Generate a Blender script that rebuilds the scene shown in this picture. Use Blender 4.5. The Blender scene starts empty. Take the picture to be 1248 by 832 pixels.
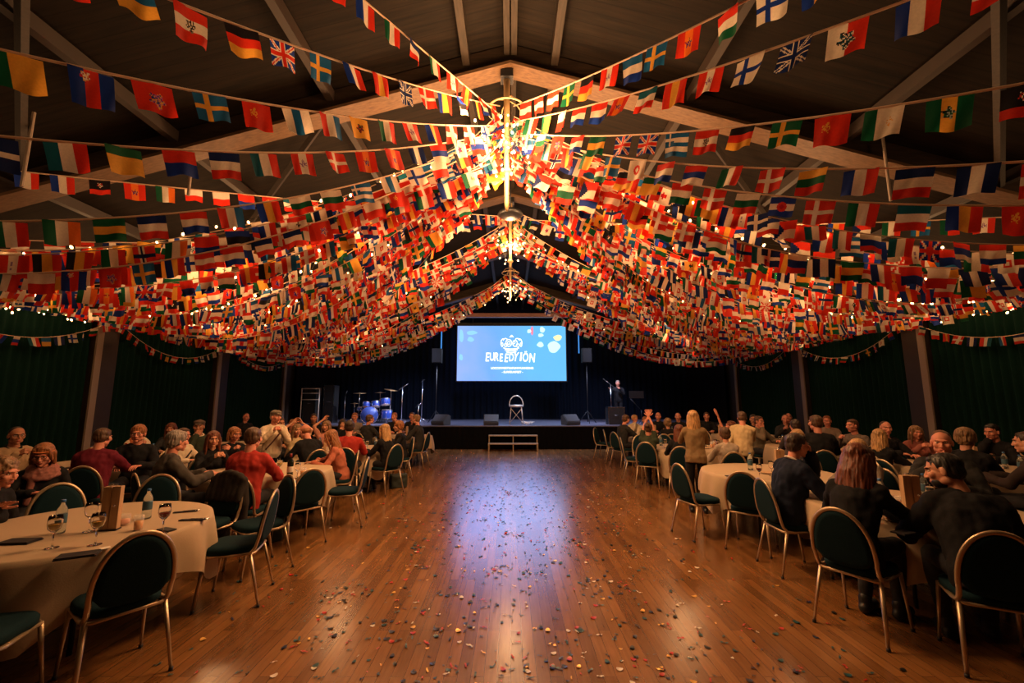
import bpy, bmesh, math, random
from mathutils import Vector, Matrix, Euler, noise
R = math.radians
PI = math.pi
V = Vector
S = bpy.context.scene
COL = S.collection
rnd = random.Random(11)

# ------------------------------------------------------------------ helpers
def link(o, parent=None):
    COL.objects.link(o)
    if parent is not None: o.parent = parent
    return o

def tag(o, label=None, cat=None, group=None, kind=None):
    if label: o['label'] = label
    if cat: o['category'] = cat
    if group: o['group'] = group
    if kind: o['kind'] = kind
    return o

def empty(name, loc=(0,0,0), rz=0, label=None, cat=None, group=None):
    o = bpy.data.objects.new(name, None)
    o.empty_display_size = .1
    o.location = loc; o.rotation_euler = (0,0,rz)
    link(o)
    return tag(o, label, cat, group)

def mesh_from(bm, name, mats, smooth=True):
    me = bpy.data.meshes.new(name)
    bm.to_mesh(me); bm.free()
    if not isinstance(mats, (list, tuple)): mats = [mats]
    for m in mats: me.materials.append(m)
    if smooth:
        me.polygons.foreach_set('use_smooth', [True]*len(me.polygons))
    return me

def obj(name, bm, mats, parent=None, smooth=True, loc=None, rz=None):
    me = bm if isinstance(bm, bpy.types.Mesh) else mesh_from(bm, name, mats, smooth)
    o = bpy.data.objects.new(name, me)
    link(o, parent)
    if loc is not None: o.location = loc
    if rz is not None: o.rotation_euler = (0,0,rz)
    return o

def struct(name, bm, m, smooth=False):
    o = obj(name, bm, m, smooth=smooth); o['kind'] = 'structure'
    return o

def copy_tree(o, parent=None):
    c = o.copy(); COL.objects.link(c)
    if parent is not None: c.parent = parent
    for ch in CH.get(o.name, []):
        copy_tree(ch, c)
    return c
CH = {}
def index_children(root):
    CH[root.name] = list(root.children)
    for c in root.children: index_children(c)

def box(bm, x0, x1, y0, y1, z0, z1, M=None, bev=0, mi=0):
    vs = [bm.verts.new(V(p)) for p in ((x0,y0,z0),(x1,y0,z0),(x1,y1,z0),(x0,y1,z0),(x0,y0,z1),(x1,y0,z1),(x1,y1,z1),(x0,y1,z1))]
    fs = [bm.faces.new([vs[i] for i in f]) for f in ((0,3,2,1),(4,5,6,7),(0,1,5,4),(1,2,6,5),(2,3,7,6),(3,0,4,7))]
    for f in fs: f.material_index = mi
    if bev:
        es = list({e for f in fs for e in f.edges})
        r = bmesh.ops.bevel(bm, geom=es, offset=bev, segments=2, profile=.7, affect='EDGES')
        vs = list({v for f in r['faces'] for v in f.verts} | {v for v in vs if v.is_valid})
    if M is not None:
        for v in vs: v.co = M @ v.co
    return bm

def basis(d, up=V((0,0,1))):
    d = d.normalized()
    if abs(d.dot(up)) > .98: up = V((1,0,0))
    a = up.cross(d).normalized(); b = d.cross(a).normalized()
    return a, b

def ring_loft(bm, rings, closed=False, caps=True, mi=0):
    """rings: list of lists of points, same count"""
    vr = [[bm.verts.new(p) for p in r] for r in rings]
    n = len(vr[0]); m = len(vr)
    for i in range(m if closed else m-1):
        A, B = vr[i], vr[(i+1) % m]
        for j in range(n):
            f = bm.faces.new((A[j], A[(j+1)%n], B[(j+1)%n], B[j])); f.material_index = mi
    if caps and not closed:
        f = bm.faces.new(vr[0][::-1]); f.material_index = mi
        f = bm.faces.new(vr[-1]); f.material_index = mi
    return vr

def tube(bm, pts, rad, n=8, closed=False, flat=1.0, up=V((0,0,1)), mi=0):
    """sweep a round (or flattened) section along pts; rad number or list"""
    pts = [V(p) for p in pts]; m = len(pts)
    if not isinstance(rad, (list, tuple)): rad = [rad]*m
    rings = []; a = None
    for i, p in enumerate(pts):
        if closed: d = pts[(i+1)%m] - pts[i-1]
        else: d = pts[min(i+1,m-1)] - pts[max(i-1,0)]
        d.normalize()
        if a is None: a, b = basis(d, up)
        else:
            a = (a - d*a.dot(d))
            if a.length < 1e-5: a, b = basis(d, up)
            a.normalize(); b = d.cross(a)
        rings.append([p + a*math.cos(2*PI*k/n)*rad[i] + b*math.sin(2*PI*k/n)*rad[i]*flat for k in range(n)])
    ring_loft(bm, rings, closed=closed, mi=mi)
    return bm

def cyl(bm, p0, p1, r0, r1=None, n=16, mi=0):
    return tube(bm, [p0, p1], [r0, r0 if r1 is None else r1], n=n, mi=mi)

def lathe(bm, prof, c=(0,0,0), n=24, mi=0, M=None):
    c = V(c)
    rings = []
    for r, z in prof:
        rings.append([c + V((max(r,1e-4)*math.cos(2*PI*k/n), max(r,1e-4)*math.sin(2*PI*k/n), z)) for k in range(n)])
    if M is not None: rings = [[M @ p for p in r] for r in rings]
    ring_loft(bm, rings, caps=True, mi=mi)
    return bm

def ellipsoid(bm, c, r, rot=None, seg=16, rings=10, mi=0):
    c = V(c); r = V(r) if not isinstance(r,(int,float)) else V((r,r,r))
    M = rot if rot is not None else Matrix.Identity(3)
    rows = []
    for i in range(1, rings):
        t = PI*i/rings
        rows.append([bm.verts.new(c + M @ V((r.x*math.sin(t)*math.cos(2*PI*k/seg), r.y*math.sin(t)*math.sin(2*PI*k/seg), r.z*math.cos(t)))) for k in range(seg)])
    top = bm.verts.new(c + M @ V((0,0,r.z))); bot = bm.verts.new(c + M @ V((0,0,-r.z)))
    for k in range(seg):
        f = bm.faces.new((top, rows[0][k], rows[0][(k+1)%seg])); f.material_index = mi
        f = bm.faces.new((bot, rows[-1][(k+1)%seg], rows[-1][k])); f.material_index = mi
    for i in range(len(rows)-1):
        for k in range(seg):
            f = bm.faces.new((rows[i][k], rows[i+1][k], rows[i+1][(k+1)%seg], rows[i][(k+1)%seg])); f.material_index = mi
    return bm

def capsule(bm, p0, p1, r0, r1, n=12):
    p0 = V(p0); p1 = V(p1); d = p1-p0; L = d.length
    if L < 1e-6: return ellipsoid(bm, p0, r0)
    d.normalize()
    pts = []; rr = []
    for k in range(1, 5):
        t = PI/2*k/4; pts.append(p0 - d*r0*math.cos(t)); rr.append(r0*math.sin(t))
    for k in range(4, 0, -1):
        t = PI/2*k/4; pts.append(p1 + d*r1*math.cos(t)); rr.append(r1*math.sin(t))
    return tube(bm, pts, rr, n=n)

TMP = bpy.data.scenes.new('workshop')
def remesh(bm, voxel, smooth=3, sf=.6):
    """union of overlapping closed shells -> one continuous skin"""
    bmesh.ops.recalc_face_normals(bm, faces=bm.faces)
    me = bpy.data.meshes.new('tmp'); bm.to_mesh(me); bm.free()
    o = bpy.data.objects.new('tmp', me); TMP.collection.objects.link(o)
    r = o.modifiers.new('r', 'REMESH'); r.mode = 'VOXEL'; r.voxel_size = voxel; r.use_smooth_shade = True
    s = o.modifiers.new('s', 'SMOOTH'); s.iterations = smooth; s.factor = sf
    vl = TMP.view_layers[0]; vl.update(); dg = vl.depsgraph
    out = bpy.data.meshes.new_from_object(o.evaluated_get(dg))
    bpy.data.objects.remove(o); bpy.data.meshes.remove(me)
    return out

def bm_add_mesh(bm, me, M=None, flip=False):
    n0 = len(bm.verts); f0 = len(bm.faces)
    bm.from_mesh(me)
    bm.verts.ensure_lookup_table()
    if M is not None:
        for v in bm.verts[n0:]: v.co = M @ v.co
    if flip:
        bm.faces.ensure_lookup_table()
        for f in bm.faces[f0:]: f.normal_flip()

# ------------------------------------------------------------------ materials
MC = {}
def mat(name, col, rough=.6, metal=0, spec=.5, bump=None, emis=None, trans=0, alpha=1, sheen=0, noise_amt=0, nscale=20, coat=0, ior=1.45):
    if name in MC: return MC[name]
    m = bpy.data.materials.new(name); m.use_nodes = True
    nt = m.node_tree; b = nt.nodes['Principled BSDF']
    c = (*col, 1)
    b.inputs['Base Color'].default_value = c
    b.inputs['Roughness'].default_value = rough
    b.inputs['Metallic'].default_value = metal
    b.inputs['Specular IOR Level'].default_value = spec
    b.inputs['Transmission Weight'].default_value = trans
    b.inputs['IOR'].default_value = ior
    b.inputs['Sheen Weight'].default_value = sheen
    b.inputs['Coat Weight'].default_value = coat; b.inputs['Alpha'].default_value = alpha
    if emis:
        b.inputs['Emission Color'].default_value = (*emis[0], 1); b.inputs['Emission Strength'].default_value = emis[1]
    if noise_amt or bump:
        tc = nt.nodes.new('ShaderNodeTexCoord')
        nz = nt.nodes.new('ShaderNodeTexNoise'); nz.inputs['Scale'].default_value = nscale; nz.inputs['Detail'].default_value = 4
        nt.links.new(tc.outputs['Object'], nz.inputs['Vector'])
        if noise_amt:
            mx = nt.nodes.new('ShaderNodeMix'); mx.data_type = 'RGBA'
            mx.inputs['A'].default_value = tuple(x*(1-noise_amt) for x in col)+(1,)
            mx.inputs['B'].default_value = tuple(min(1,x*(1+noise_amt)) for x in col)+(1,)
            nt.links.new(nz.outputs['Fac'], mx.inputs['Factor'])
            nt.links.new(mx.outputs['Result'], b.inputs['Base Color'])
        if bump:
            bp = nt.nodes.new('ShaderNodeBump'); bp.inputs['Strength'].default_value = bump; bp.inputs['Distance'].default_value = .01
            nt.links.new(nz.outputs['Fac'], bp.inputs['Height']); nt.links.new(bp.outputs['Normal'], b.inputs['Normal'])
    MC[name] = m
    return m

def nodes_mat(name):
    m = bpy.data.materials.new(name); m.use_nodes = True
    return m, m.node_tree, m.node_tree.nodes['Principled BSDF']

def N(nt, t, **kw):
    n = nt.nodes.new(t)
    for k, v in kw.items():
        if k.startswith('i_'): n.inputs[k[2:].replace('_',' ')].default_value = v
        else: setattr(n, k, v)
    return n

def make_floor_mat():
    m, nt, b = nodes_mat('parquet_floor')
    tc = N(nt,'ShaderNodeTexCoord')
    mp = N(nt,'ShaderNodeMapping'); mp.inputs['Rotation'].default_value = (0,0,PI/2)
    nt.links.new(tc.outputs['Object'], mp.inputs['Vector'])
    br = N(nt,'ShaderNodeTexBrick'); br.offset = .37; br.offset_frequency = 2
    br.inputs['Scale'].default_value = 1; br.inputs['Brick Width'].default_value = 1.5; br.inputs['Row Height'].default_value = .085
    br.inputs['Mortar Size'].default_value = .0018; br.inputs['Mortar Smooth'].default_value = .2
    br.inputs['Color1'].default_value = (.0,.0,.0,1); br.inputs['Color2'].default_value = (1,1,1,1); br.inputs['Mortar'].default_value = (.5,.5,.5,1)
    nt.links.new(mp.outputs['Vector'], br.inputs['Vector'])
    rmp = N(nt,'ShaderNodeValToRGB')
    rmp.color_ramp.elements[0].color = (.19,.078,.023,1); rmp.color_ramp.elements[1].color = (.33,.145,.045,1)
    nt.links.new(br.outputs['Color'], rmp.inputs['Fac'])
    mg = N(nt,'ShaderNodeMapping'); mg.inputs['Scale'].default_value = (38,2.2,1)
    nt.links.new(tc.outputs['Object'], mg.inputs['Vector'])
    nz = N(nt,'ShaderNodeTexNoise'); nz.inputs['Scale'].default_value = 1.2; nz.inputs['Detail'].default_value = 6; nz.inputs['Roughness'].default_value = .6
    nt.links.new(mg.outputs['Vector'], nz.inputs['Vector'])
    mx = N(nt,'ShaderNodeMix', data_type='RGBA', blend_type='MULTIPLY'); mx.inputs['Factor'].default_value = .55
    gr = N(nt,'ShaderNodeValToRGB'); gr.color_ramp.elements[0].position=.3; gr.color_ramp.elements[0].color=(.45,.42,.38,1); gr.color_ramp.elements[1].position=.7; gr.color_ramp.elements[1].color=(1,1,1,1)
    nt.links.new(nz.outputs['Fac'], gr.inputs['Fac'])
    nt.links.new(rmp.outputs['Color'], mx.inputs['A']); nt.links.new(gr.outputs['Color'], mx.inputs['B'])
    # scuffs
    n2 = N(nt,'ShaderNodeTexNoise'); n2.inputs['Scale'].default_value = 1.3; n2.inputs['Detail'].default_value = 5
    nt.links.new(tc.outputs['Object'], n2.inputs['Vector'])
    mx2 = N(nt,'ShaderNodeMix', data_type='RGBA', blend_type='MULTIPLY'); mx2.inputs['Factor'].default_value = 1
    g2 = N(nt,'ShaderNodeValToRGB'); g2.color_ramp.elements[0].position=.25; g2.color_ramp.elements[0].color=(.72,.70,.68,1); g2.color_ramp.elements[1].position=.62; g2.color_ramp.elements[1].color=(1,1,1,1)
    nt.links.new(n2.outputs['Fac'], g2.inputs['Fac']); nt.links.new(mx.outputs['Result'], mx2.inputs['A']); nt.links.new(g2.outputs['Color'], mx2.inputs['B'])
    mm = N(nt,'ShaderNodeMix', data_type='RGBA'); mm.inputs['B'].default_value = (.02,.01,.006,1)
    ms = N(nt,'ShaderNodeMath', operation='MULTIPLY'); ms.inputs[1].default_value = .8
    nt.links.new(br.outputs['Fac'], ms.inputs[0]); nt.links.new(ms.outputs[0], mm.inputs['Factor'])
    nt.links.new(mx2.outputs['Result'], mm.inputs['A']); nt.links.new(mm.outputs['Result'], b.inputs['Base Color'])
    rr = N(nt,'ShaderNodeMapRange'); rr.inputs['To Min'].default_value = .17; rr.inputs['To Max'].default_value = .28
    nt.links.new(n2.outputs['Fac'], rr.inputs['Value']); nt.links.new(rr.outputs['Result'], b.inputs['Roughness'])
    bp = N(nt,'ShaderNodeBump'); bp.inputs['Strength'].default_value = .12; bp.inputs['Distance'].default_value = .004
    nt.links.new(nz.outputs['Fac'], bp.inputs['Height']); nt.links.new(bp.outputs['Normal'], b.inputs['Normal'])
    b.inputs['Specular IOR Level'].default_value = .9; b.inputs['Coat Weight'].default_value = .3; b.inputs['Coat Roughness'].default_value = .24
    return m

def make_board_mat():
    m, nt, b = nodes_mat('roof_boards')
    tc = N(nt,'ShaderNodeTexCoord')
    sx = N(nt,'ShaderNodeSeparateXYZ'); nt.links.new(tc.outputs['Object'], sx.inputs[0])
    w = N(nt,'ShaderNodeMath', operation='MULTIPLY'); w.inputs[1].default_value = 1/.16
    nt.links.new(sx.outputs['Y'], w.inputs[0])
    fr = N(nt,'ShaderNodeMath', operation='FRACT'); nt.links.new(w.outputs[0], fr.inputs[0])
    gr = N(nt,'ShaderNodeValToRGB')
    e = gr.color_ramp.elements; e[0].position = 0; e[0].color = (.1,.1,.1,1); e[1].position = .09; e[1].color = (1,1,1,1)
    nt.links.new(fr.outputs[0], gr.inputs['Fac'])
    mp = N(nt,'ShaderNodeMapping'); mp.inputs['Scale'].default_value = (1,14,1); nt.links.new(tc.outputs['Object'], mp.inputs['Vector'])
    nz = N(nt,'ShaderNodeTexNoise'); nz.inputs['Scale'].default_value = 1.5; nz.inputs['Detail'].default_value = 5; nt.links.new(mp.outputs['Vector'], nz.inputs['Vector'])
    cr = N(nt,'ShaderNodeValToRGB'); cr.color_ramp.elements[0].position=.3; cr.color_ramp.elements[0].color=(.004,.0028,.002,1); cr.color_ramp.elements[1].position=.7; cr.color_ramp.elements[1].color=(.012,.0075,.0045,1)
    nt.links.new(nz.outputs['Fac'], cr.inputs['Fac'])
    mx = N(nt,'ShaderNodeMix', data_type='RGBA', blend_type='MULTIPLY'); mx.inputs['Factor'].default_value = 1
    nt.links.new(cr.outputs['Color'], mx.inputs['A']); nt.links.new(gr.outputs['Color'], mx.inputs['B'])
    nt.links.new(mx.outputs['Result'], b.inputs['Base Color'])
    b.inputs['Roughness'].default_value = .8; b.inputs['Specular IOR Level'].default_value = .12
    return m

def make_flag_mat():
    m, nt, b = nodes_mat('flag_fabric')
    at = N(nt,'ShaderNodeAttribute', attribute_name='Col')
    tc = N(nt,'ShaderNodeTexCoord')
    nz = N(nt,'ShaderNodeTexNoise'); nz.inputs['Scale'].default_value = 60; nz.inputs['Detail'].default_value = 3
    nt.links.new(tc.outputs['Object'], nz.inputs['Vector'])
    mr = N(nt,'ShaderNodeMapRange'); mr.inputs['To Min'].default_value = .8; mr.inputs['To Max'].default_value = 1.1
    nt.links.new(nz.outputs['Fac'], mr.inputs['Value'])
    mx = N(nt,'ShaderNodeMix', data_type='RGBA', blend_type='MULTIPLY'); mx.inputs['Factor'].default_value = 1
    nt.links.new(at.outputs['Color'], mx.inputs['A']); nt.links.new(mr.outputs['Result'], mx.inputs['B'])
    nt.links.new(mx.outputs['Result'], b.inputs['Base Color']); b.inputs['Roughness'].default_value = .7; b.inputs['Specular IOR Level'].default_value = .2
    tr = N(nt,'ShaderNodeBsdfTranslucent'); nt.links.new(mx.outputs['Result'], tr.inputs['Color'])
    ms = N(nt,'ShaderNodeMixShader'); ms.inputs['Fac'].default_value = .6
    nt.links.new(b.outputs[0], ms.inputs[1]); nt.links.new(tr.outputs[0], ms.inputs[2])
    nt.links.new(ms.outputs[0], nt.nodes['Material Output'].inputs['Surface'])
    return m

def make_wood_mat(name, c0, c1, rough=.5, sc=(2,20,20)):
    m, nt, b = nodes_mat(name)
    tc = N(nt,'ShaderNodeTexCoord'); mp = N(nt,'ShaderNodeMapping'); mp.inputs['Scale'].default_value = sc
    nt.links.new(tc.outputs['Object'], mp.inputs['Vector'])
    nz = N(nt,'ShaderNodeTexNoise'); nz.inputs['Scale'].default_value = 2; nz.inputs['Detail'].default_value = 5; nt.links.new(mp.outputs['Vector'], nz.inputs['Vector'])
    cr = N(nt,'ShaderNodeValToRGB'); cr.color_ramp.elements[0].position=.3; cr.color_ramp.elements[0].color=(*c0,1); cr.color_ramp.elements[1].position=.7; cr.color_ramp.elements[1].color=(*c1,1)
    nt.links.new(nz.outputs['Fac'], cr.inputs['Fac']); nt.links.new(cr.outputs['Color'], b.inputs['Base Color'])
    b.inputs['Roughness'].default_value = rough; b.inputs['Specular IOR Level'].default_value = .2
    return m

M_FLOOR = make_floor_mat(); M_BOARD = make_board_mat(); M_FLAG = make_flag_mat()
M_BEAM = make_wood_mat('wall_beam_wood', (.055,.03,.018), (.10,.058,.034), .6, (20,1.5,20))
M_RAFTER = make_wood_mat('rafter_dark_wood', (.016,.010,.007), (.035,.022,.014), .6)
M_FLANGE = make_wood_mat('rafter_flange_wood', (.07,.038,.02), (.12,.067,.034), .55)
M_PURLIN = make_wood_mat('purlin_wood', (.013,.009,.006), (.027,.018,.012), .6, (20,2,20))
M_POST = mat('post_brown', (.022,.014,.010), .55, noise_amt=.3, nscale=6)
M_POSTEDGE = mat('post_grey_edge', (.22,.17,.13), .5)
M_CURTAIN = mat('curtain_green_velvet', (.002,.014,.010), .9, spec=.1, noise_amt=.3, nscale=30)
M_BLACKD = mat('black_drape', (.005,.005,.007), .95, spec=.05)
M_BACKD = mat('backdrop_navy', (.004,.007,.014), .95, spec=.05)
M_WALLP = mat('wall_paint_dark', (.03,.022,.016), .8)
M_GOLD = mat('champagne_metal', (.50,.37,.24), .38, metal=.75)
M_UPH = mat('teal_upholstery', (.005,.020,.027), .9, spec=.15, bump=.3, nscale=250, noise_amt=.3)
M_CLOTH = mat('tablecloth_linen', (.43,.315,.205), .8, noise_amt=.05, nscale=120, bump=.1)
M_DKMETAL = mat('dark_metal', (.03,.03,.032), .4, metal=.7)
M_BLACKP = mat('black_plastic', (.012,.012,.013), .5)
M_CHROME = mat('chrome', (.75,.75,.78), .2, metal=1)
M_GLASS = mat('clear_glass', (1,1,1), .03, trans=1)
M_GLASS2 = mat('thin_tumbler_glass', (.9,.85,.8), .05, alpha=.22)
M_BOTTLE = mat('bottle_plastic', (.75,.86,.88), .08, trans=.92, ior=1.3)
M_CORD = mat('cord_tan', (.62,.42,.28), .7)
M_BRASS = mat('mast_brass_wood', (.52,.34,.16), .45, noise_amt=.2, nscale=15)
M_BULB = mat('bulb_warm_glow', (1,.8,.5), .4, emis=((1,.50,.18), 14))
M_BULB.cycles.emission_sampling = 'NONE'
M_WIRE = mat('lamp_wire', (.03,.03,.02), .6)
M_RUG = mat('stage_deck_black', (.12,.12,.17), .35, noise_amt=.25, nscale=8)
# ------------------------------------------------------------------ room
W = 9.0; Y0 = -10.0; YS = 15.9; YB = 21.6; FR = 3.85
FRAMES = [1.65-2*FR, 1.65-FR, 1.65, 5.5, 9.35, 13.2, 17.05]
PK = 6.75; SL = .29
def zroof(x): return PK - SL*abs(x)

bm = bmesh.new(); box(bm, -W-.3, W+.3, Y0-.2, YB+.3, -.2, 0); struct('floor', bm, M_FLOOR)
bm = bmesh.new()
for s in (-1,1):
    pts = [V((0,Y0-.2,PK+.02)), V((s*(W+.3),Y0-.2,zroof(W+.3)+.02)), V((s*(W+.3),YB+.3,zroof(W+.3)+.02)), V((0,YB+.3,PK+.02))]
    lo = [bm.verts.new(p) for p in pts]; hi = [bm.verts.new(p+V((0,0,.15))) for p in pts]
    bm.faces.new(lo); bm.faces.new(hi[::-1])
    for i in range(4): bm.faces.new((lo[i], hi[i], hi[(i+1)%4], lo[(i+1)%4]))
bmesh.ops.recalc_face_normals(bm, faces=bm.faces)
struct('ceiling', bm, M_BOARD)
for s, nm in ((-1,'left'),(1,'right')):
    bm = bmesh.new(); x = s*(W+.12); box(bm, min(x,x+s*.2), max(x,x+s*.2), Y0-.2, YB+.3, 0, zroof(W)+.05); struct('wall_'+nm, bm, M_WALLP)
def gable(name, y0, y1, m):
    bm = bmesh.new(); X = W+.3
    prof = [(-X,0),(X,0),(X,zroof(X)),(0,PK),(-X,zroof(X))]
    a = [bm.verts.new((x,y0,z)) for x,z in prof]; b = [bm.verts.new((x,y1,z)) for x,z in prof]
    bm.faces.new(a); bm.faces.new(b[::-1])
    for i in range(5): bm.faces.new((a[i], b[i], b[(i+1)%5], a[(i+1)%5]))
    bmesh.ops.recalc_face_normals(bm, faces=bm.faces)
    struct(name, bm, m)
gable('wall_back', YB, YB+.2, M_BLACKD); gable('wall_front', Y0-.2, Y0, M_WALLP)

tn = [0]
def trim(bm, m):
    tn[0] += 1; return struct('trim_%d' % tn[0], bm, m)
# portal frames: posts, rafters with a lighter lower flange
for fy in FRAMES:
    for s in (-1,1):
        bm = bmesh.new()
        box(bm, *sorted((s*(W-.12), s*(W+.12))), fy-.24, fy+.24, 0, zroof(W)-.05)
        box(bm, *sorted((s*(W-.16), s*(W-.12))), fy-.30, fy-.16, 0, 3.62, mi=1)
        me = mesh_from(bm, 'post', [M_POST, M_POSTEDGE], False); tn[0]+=1
        o = bpy.data.objects.new('trim_%d'%tn[0], me); link(o); o['kind']='structure'
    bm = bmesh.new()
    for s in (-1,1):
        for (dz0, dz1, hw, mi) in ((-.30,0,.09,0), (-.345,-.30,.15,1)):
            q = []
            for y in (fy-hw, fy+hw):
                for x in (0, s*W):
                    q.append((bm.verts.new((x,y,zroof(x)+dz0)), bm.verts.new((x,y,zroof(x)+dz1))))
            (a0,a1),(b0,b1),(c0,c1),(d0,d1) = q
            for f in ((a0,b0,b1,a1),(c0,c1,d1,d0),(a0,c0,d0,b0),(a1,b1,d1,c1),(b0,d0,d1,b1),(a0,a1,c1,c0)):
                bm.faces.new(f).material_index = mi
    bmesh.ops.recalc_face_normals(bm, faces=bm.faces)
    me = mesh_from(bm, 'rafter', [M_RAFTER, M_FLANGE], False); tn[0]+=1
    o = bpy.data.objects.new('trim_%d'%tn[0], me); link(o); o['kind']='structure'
# purlins along the hall
for px in (-.05, .05, -.62, .62, -2.5, 2.5, -4.6, 4.6, -6.7, 6.7):
    bm = bmesh.new(); z = zroof(px)
    hw = .05 if abs(px) > .1 else .04
    box(bm, px-hw, px+hw, Y0, YB, z-.16, z-.005); trim(bm, M_PURLIN if abs(px) < 1 else M_POST)
# diagonal braces under the roof
for i in range(len(FRAMES)-1):
    y0, y1 = FRAMES[i], FRAMES[i+1]
    for s in (-1,1):
        bm = bmesh.new()
        a = V((s*2.5,y0,zroof(2.5)-.2)); b = V((s*6.7,y1,zroof(6.7)-.2))
        tube(bm, [a,b], .05, n=4); trim(bm, M_PURLIN)
# hanging tie rods
for (x,y) in ((-5.6,4.6),(-4.4,5.5),(5.0,5.3),(-3.1,9.35),(3.3,9.35),(4.4,9.35)):
    bm = bmesh.new(); z = zroof(x)
    cyl(bm, (x,y,z-.95), (x,y,z-.02), .018, n=8); trim(bm, M_POSTEDGE)
# eaves beams over the curtains
for s in (-1,1):
    for i in range(len(FRAMES)-1):
        bm = bmesh.new()
        box(bm, *sorted((s*(W-.10), s*(W+.10))), FRAMES[i]+.25, FRAMES[i+1]-.25, 3.46, 3.86, bev=.01); trim(bm, M_BEAM)
# header beam in front of the screen
bm = bmesh.new(); box(bm, -8.4, 8.4, 18.9, 19.1, 5.48, 5.68, bev=.01)
# clipped to roof slope: only under the ridge part
bm.free(); bm = bmesh.new(); box(bm, -2.9, 2.9, 18.9, 19.1, 5.48, 5.66, bev=.01); trim(bm, mat('header_beam', (.42,.22,.17), .6))
for s in (-1,1):
    bm = bmesh.new(); box(bm, s*2.4-.02, s*2.4+.02, 18.98, 19.02, 5.66, zroof(2.4)-.005); trim(bm, M_DKMETAL)

# curtains: pleated drapes, one per bay
def pleats(y0, y1, x, z0, z1, amp=.05, per=.16, seed=0, axis='y'):
    r = random.Random(seed); bm = bmesh.new()
    n = int((y1-y0)/.022); rows = [z0, z0+.5, z0+1.2, (z0+z1)/2, z1-.5, z1-.12, z1] if z1-z0 > 2.5 else [z0, (z0+z1)/2, z1-.1, z1]
    ph = [r.uniform(0,6.28) for _ in range(4)]
    grid = []
    for zi, z in enumerate(rows):
        row = []
        for i in range(n+1):
            t = y0 + (y1-y0)*i/n
            w = math.sin(2*PI*t/per + .9*math.sin(t*2.3+ph[0]) + ph[1] + .15*math.sin(z*1.3+ph[2]))
            k = amp*(.75+.35*math.sin(t*1.7+ph[3]))
            if zi >= len(rows)-2: k *= .6
            o = x + k*math.copysign(abs(w)**.7, w)
            row.append(bm.verts.new((o,t,z) if axis == 'y' else (t,o,z)))
        grid.append(row)
    for a in range(len(rows)-1):
        for i in range(n):
            bm.faces.new((grid[a][i], grid[a][i+1], grid[a+1][i+1], grid[a+1][i]))
    return bm
BAYN = ['beside the camera end','nearest in view','second from the camera','middle','one before the stage','stage side']
for s, sn in ((-1,'left'),(1,'right')):
    for i in range(2, len(FRAMES)-1):
        o = obj('curtain', pleats(FRAMES[i]+.25, FRAMES[i+1]-.25, s*(W+.03), .03, 3.46, seed=i*7+s), M_CURTAIN)
        tag(o, 'dark green pleated full-height curtain on the %s wall, %s bay' % (sn, ['nearest','second','third','farthest'][i-2]), 'curtain', 'dark green wall curtains')
# black drapes masking the stage
o = obj('stage_backdrop', pleats(-W+.1, W-.1, YB-.25, .845, 5.4, amp=.05, per=.3, seed=3, axis='x'), M_BACKD)
# ends follow the roof: trim height by slope
me = o.data
for v in me.vertices:
    v.co.z = min(v.co.z, zroof(v.co.x)-.03)
tag(o, 'very dark pleated cloth backdrop hanging behind the stage', 'stage curtain')
for s, sn in ((-1,'left'),(1,'right')):
    o = obj('stage_curtain', pleats(YS+.15+1.5, YB-.3, s*(W-.22), .845, 4.0, amp=.05, per=.3, seed=5+s), M_BLACKD)
    tag(o, 'black side drape closing the %s wing of the stage' % sn, 'stage curtain')

# stage
bm = bmesh.new(); box(bm, -W+.14, W-.14, YS+.03, YB-.02, 0, .80)
o = empty('stage', (0,0,0), 0, 'low black stage across the far end of the hall', 'stage')
obj('riser', bm, M_BLACKD, o, smooth=False)
bm = bmesh.new(); box(bm, -W+.14, W-.14, YS, YB-.02, .80, .84, bev=.006); obj('deck', bm, M_RUG, o, smooth=False)
bm = pleats(-W+.2, W-.2, YS+.012, .01, .80, amp=.012, per=.2, seed=9, axis='x'); obj('skirt', bm, M_BLACKD, o)
# steps
st = empty('stage_steps', (.1,YS-.33,0), 0, 'low two-tread portable step unit in front of the stage', 'steps')
M_STEP = mat('step_aluminium', (.42,.30,.20), .45, metal=.3)
for (y0,y1,z) in ((-.3,-.02,.26),(0,.28,.52)):
    bm = bmesh.new(); box(bm, -.88,.88,y0,y1,z-.035,z,bev=.005); obj('tread', bm, M_STEP, st, smooth=False)
for x in (-.86,0,.86):
    for (y,z) in ((-.28,.225),(-.04,.225),(.02,.485),(.26,.485)):
        bm = bmesh.new(); box(bm, x-.015,x+.015,y-.015,y+.015,0,z); obj('leg', bm, M_STEP, st, smooth=False)

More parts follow.
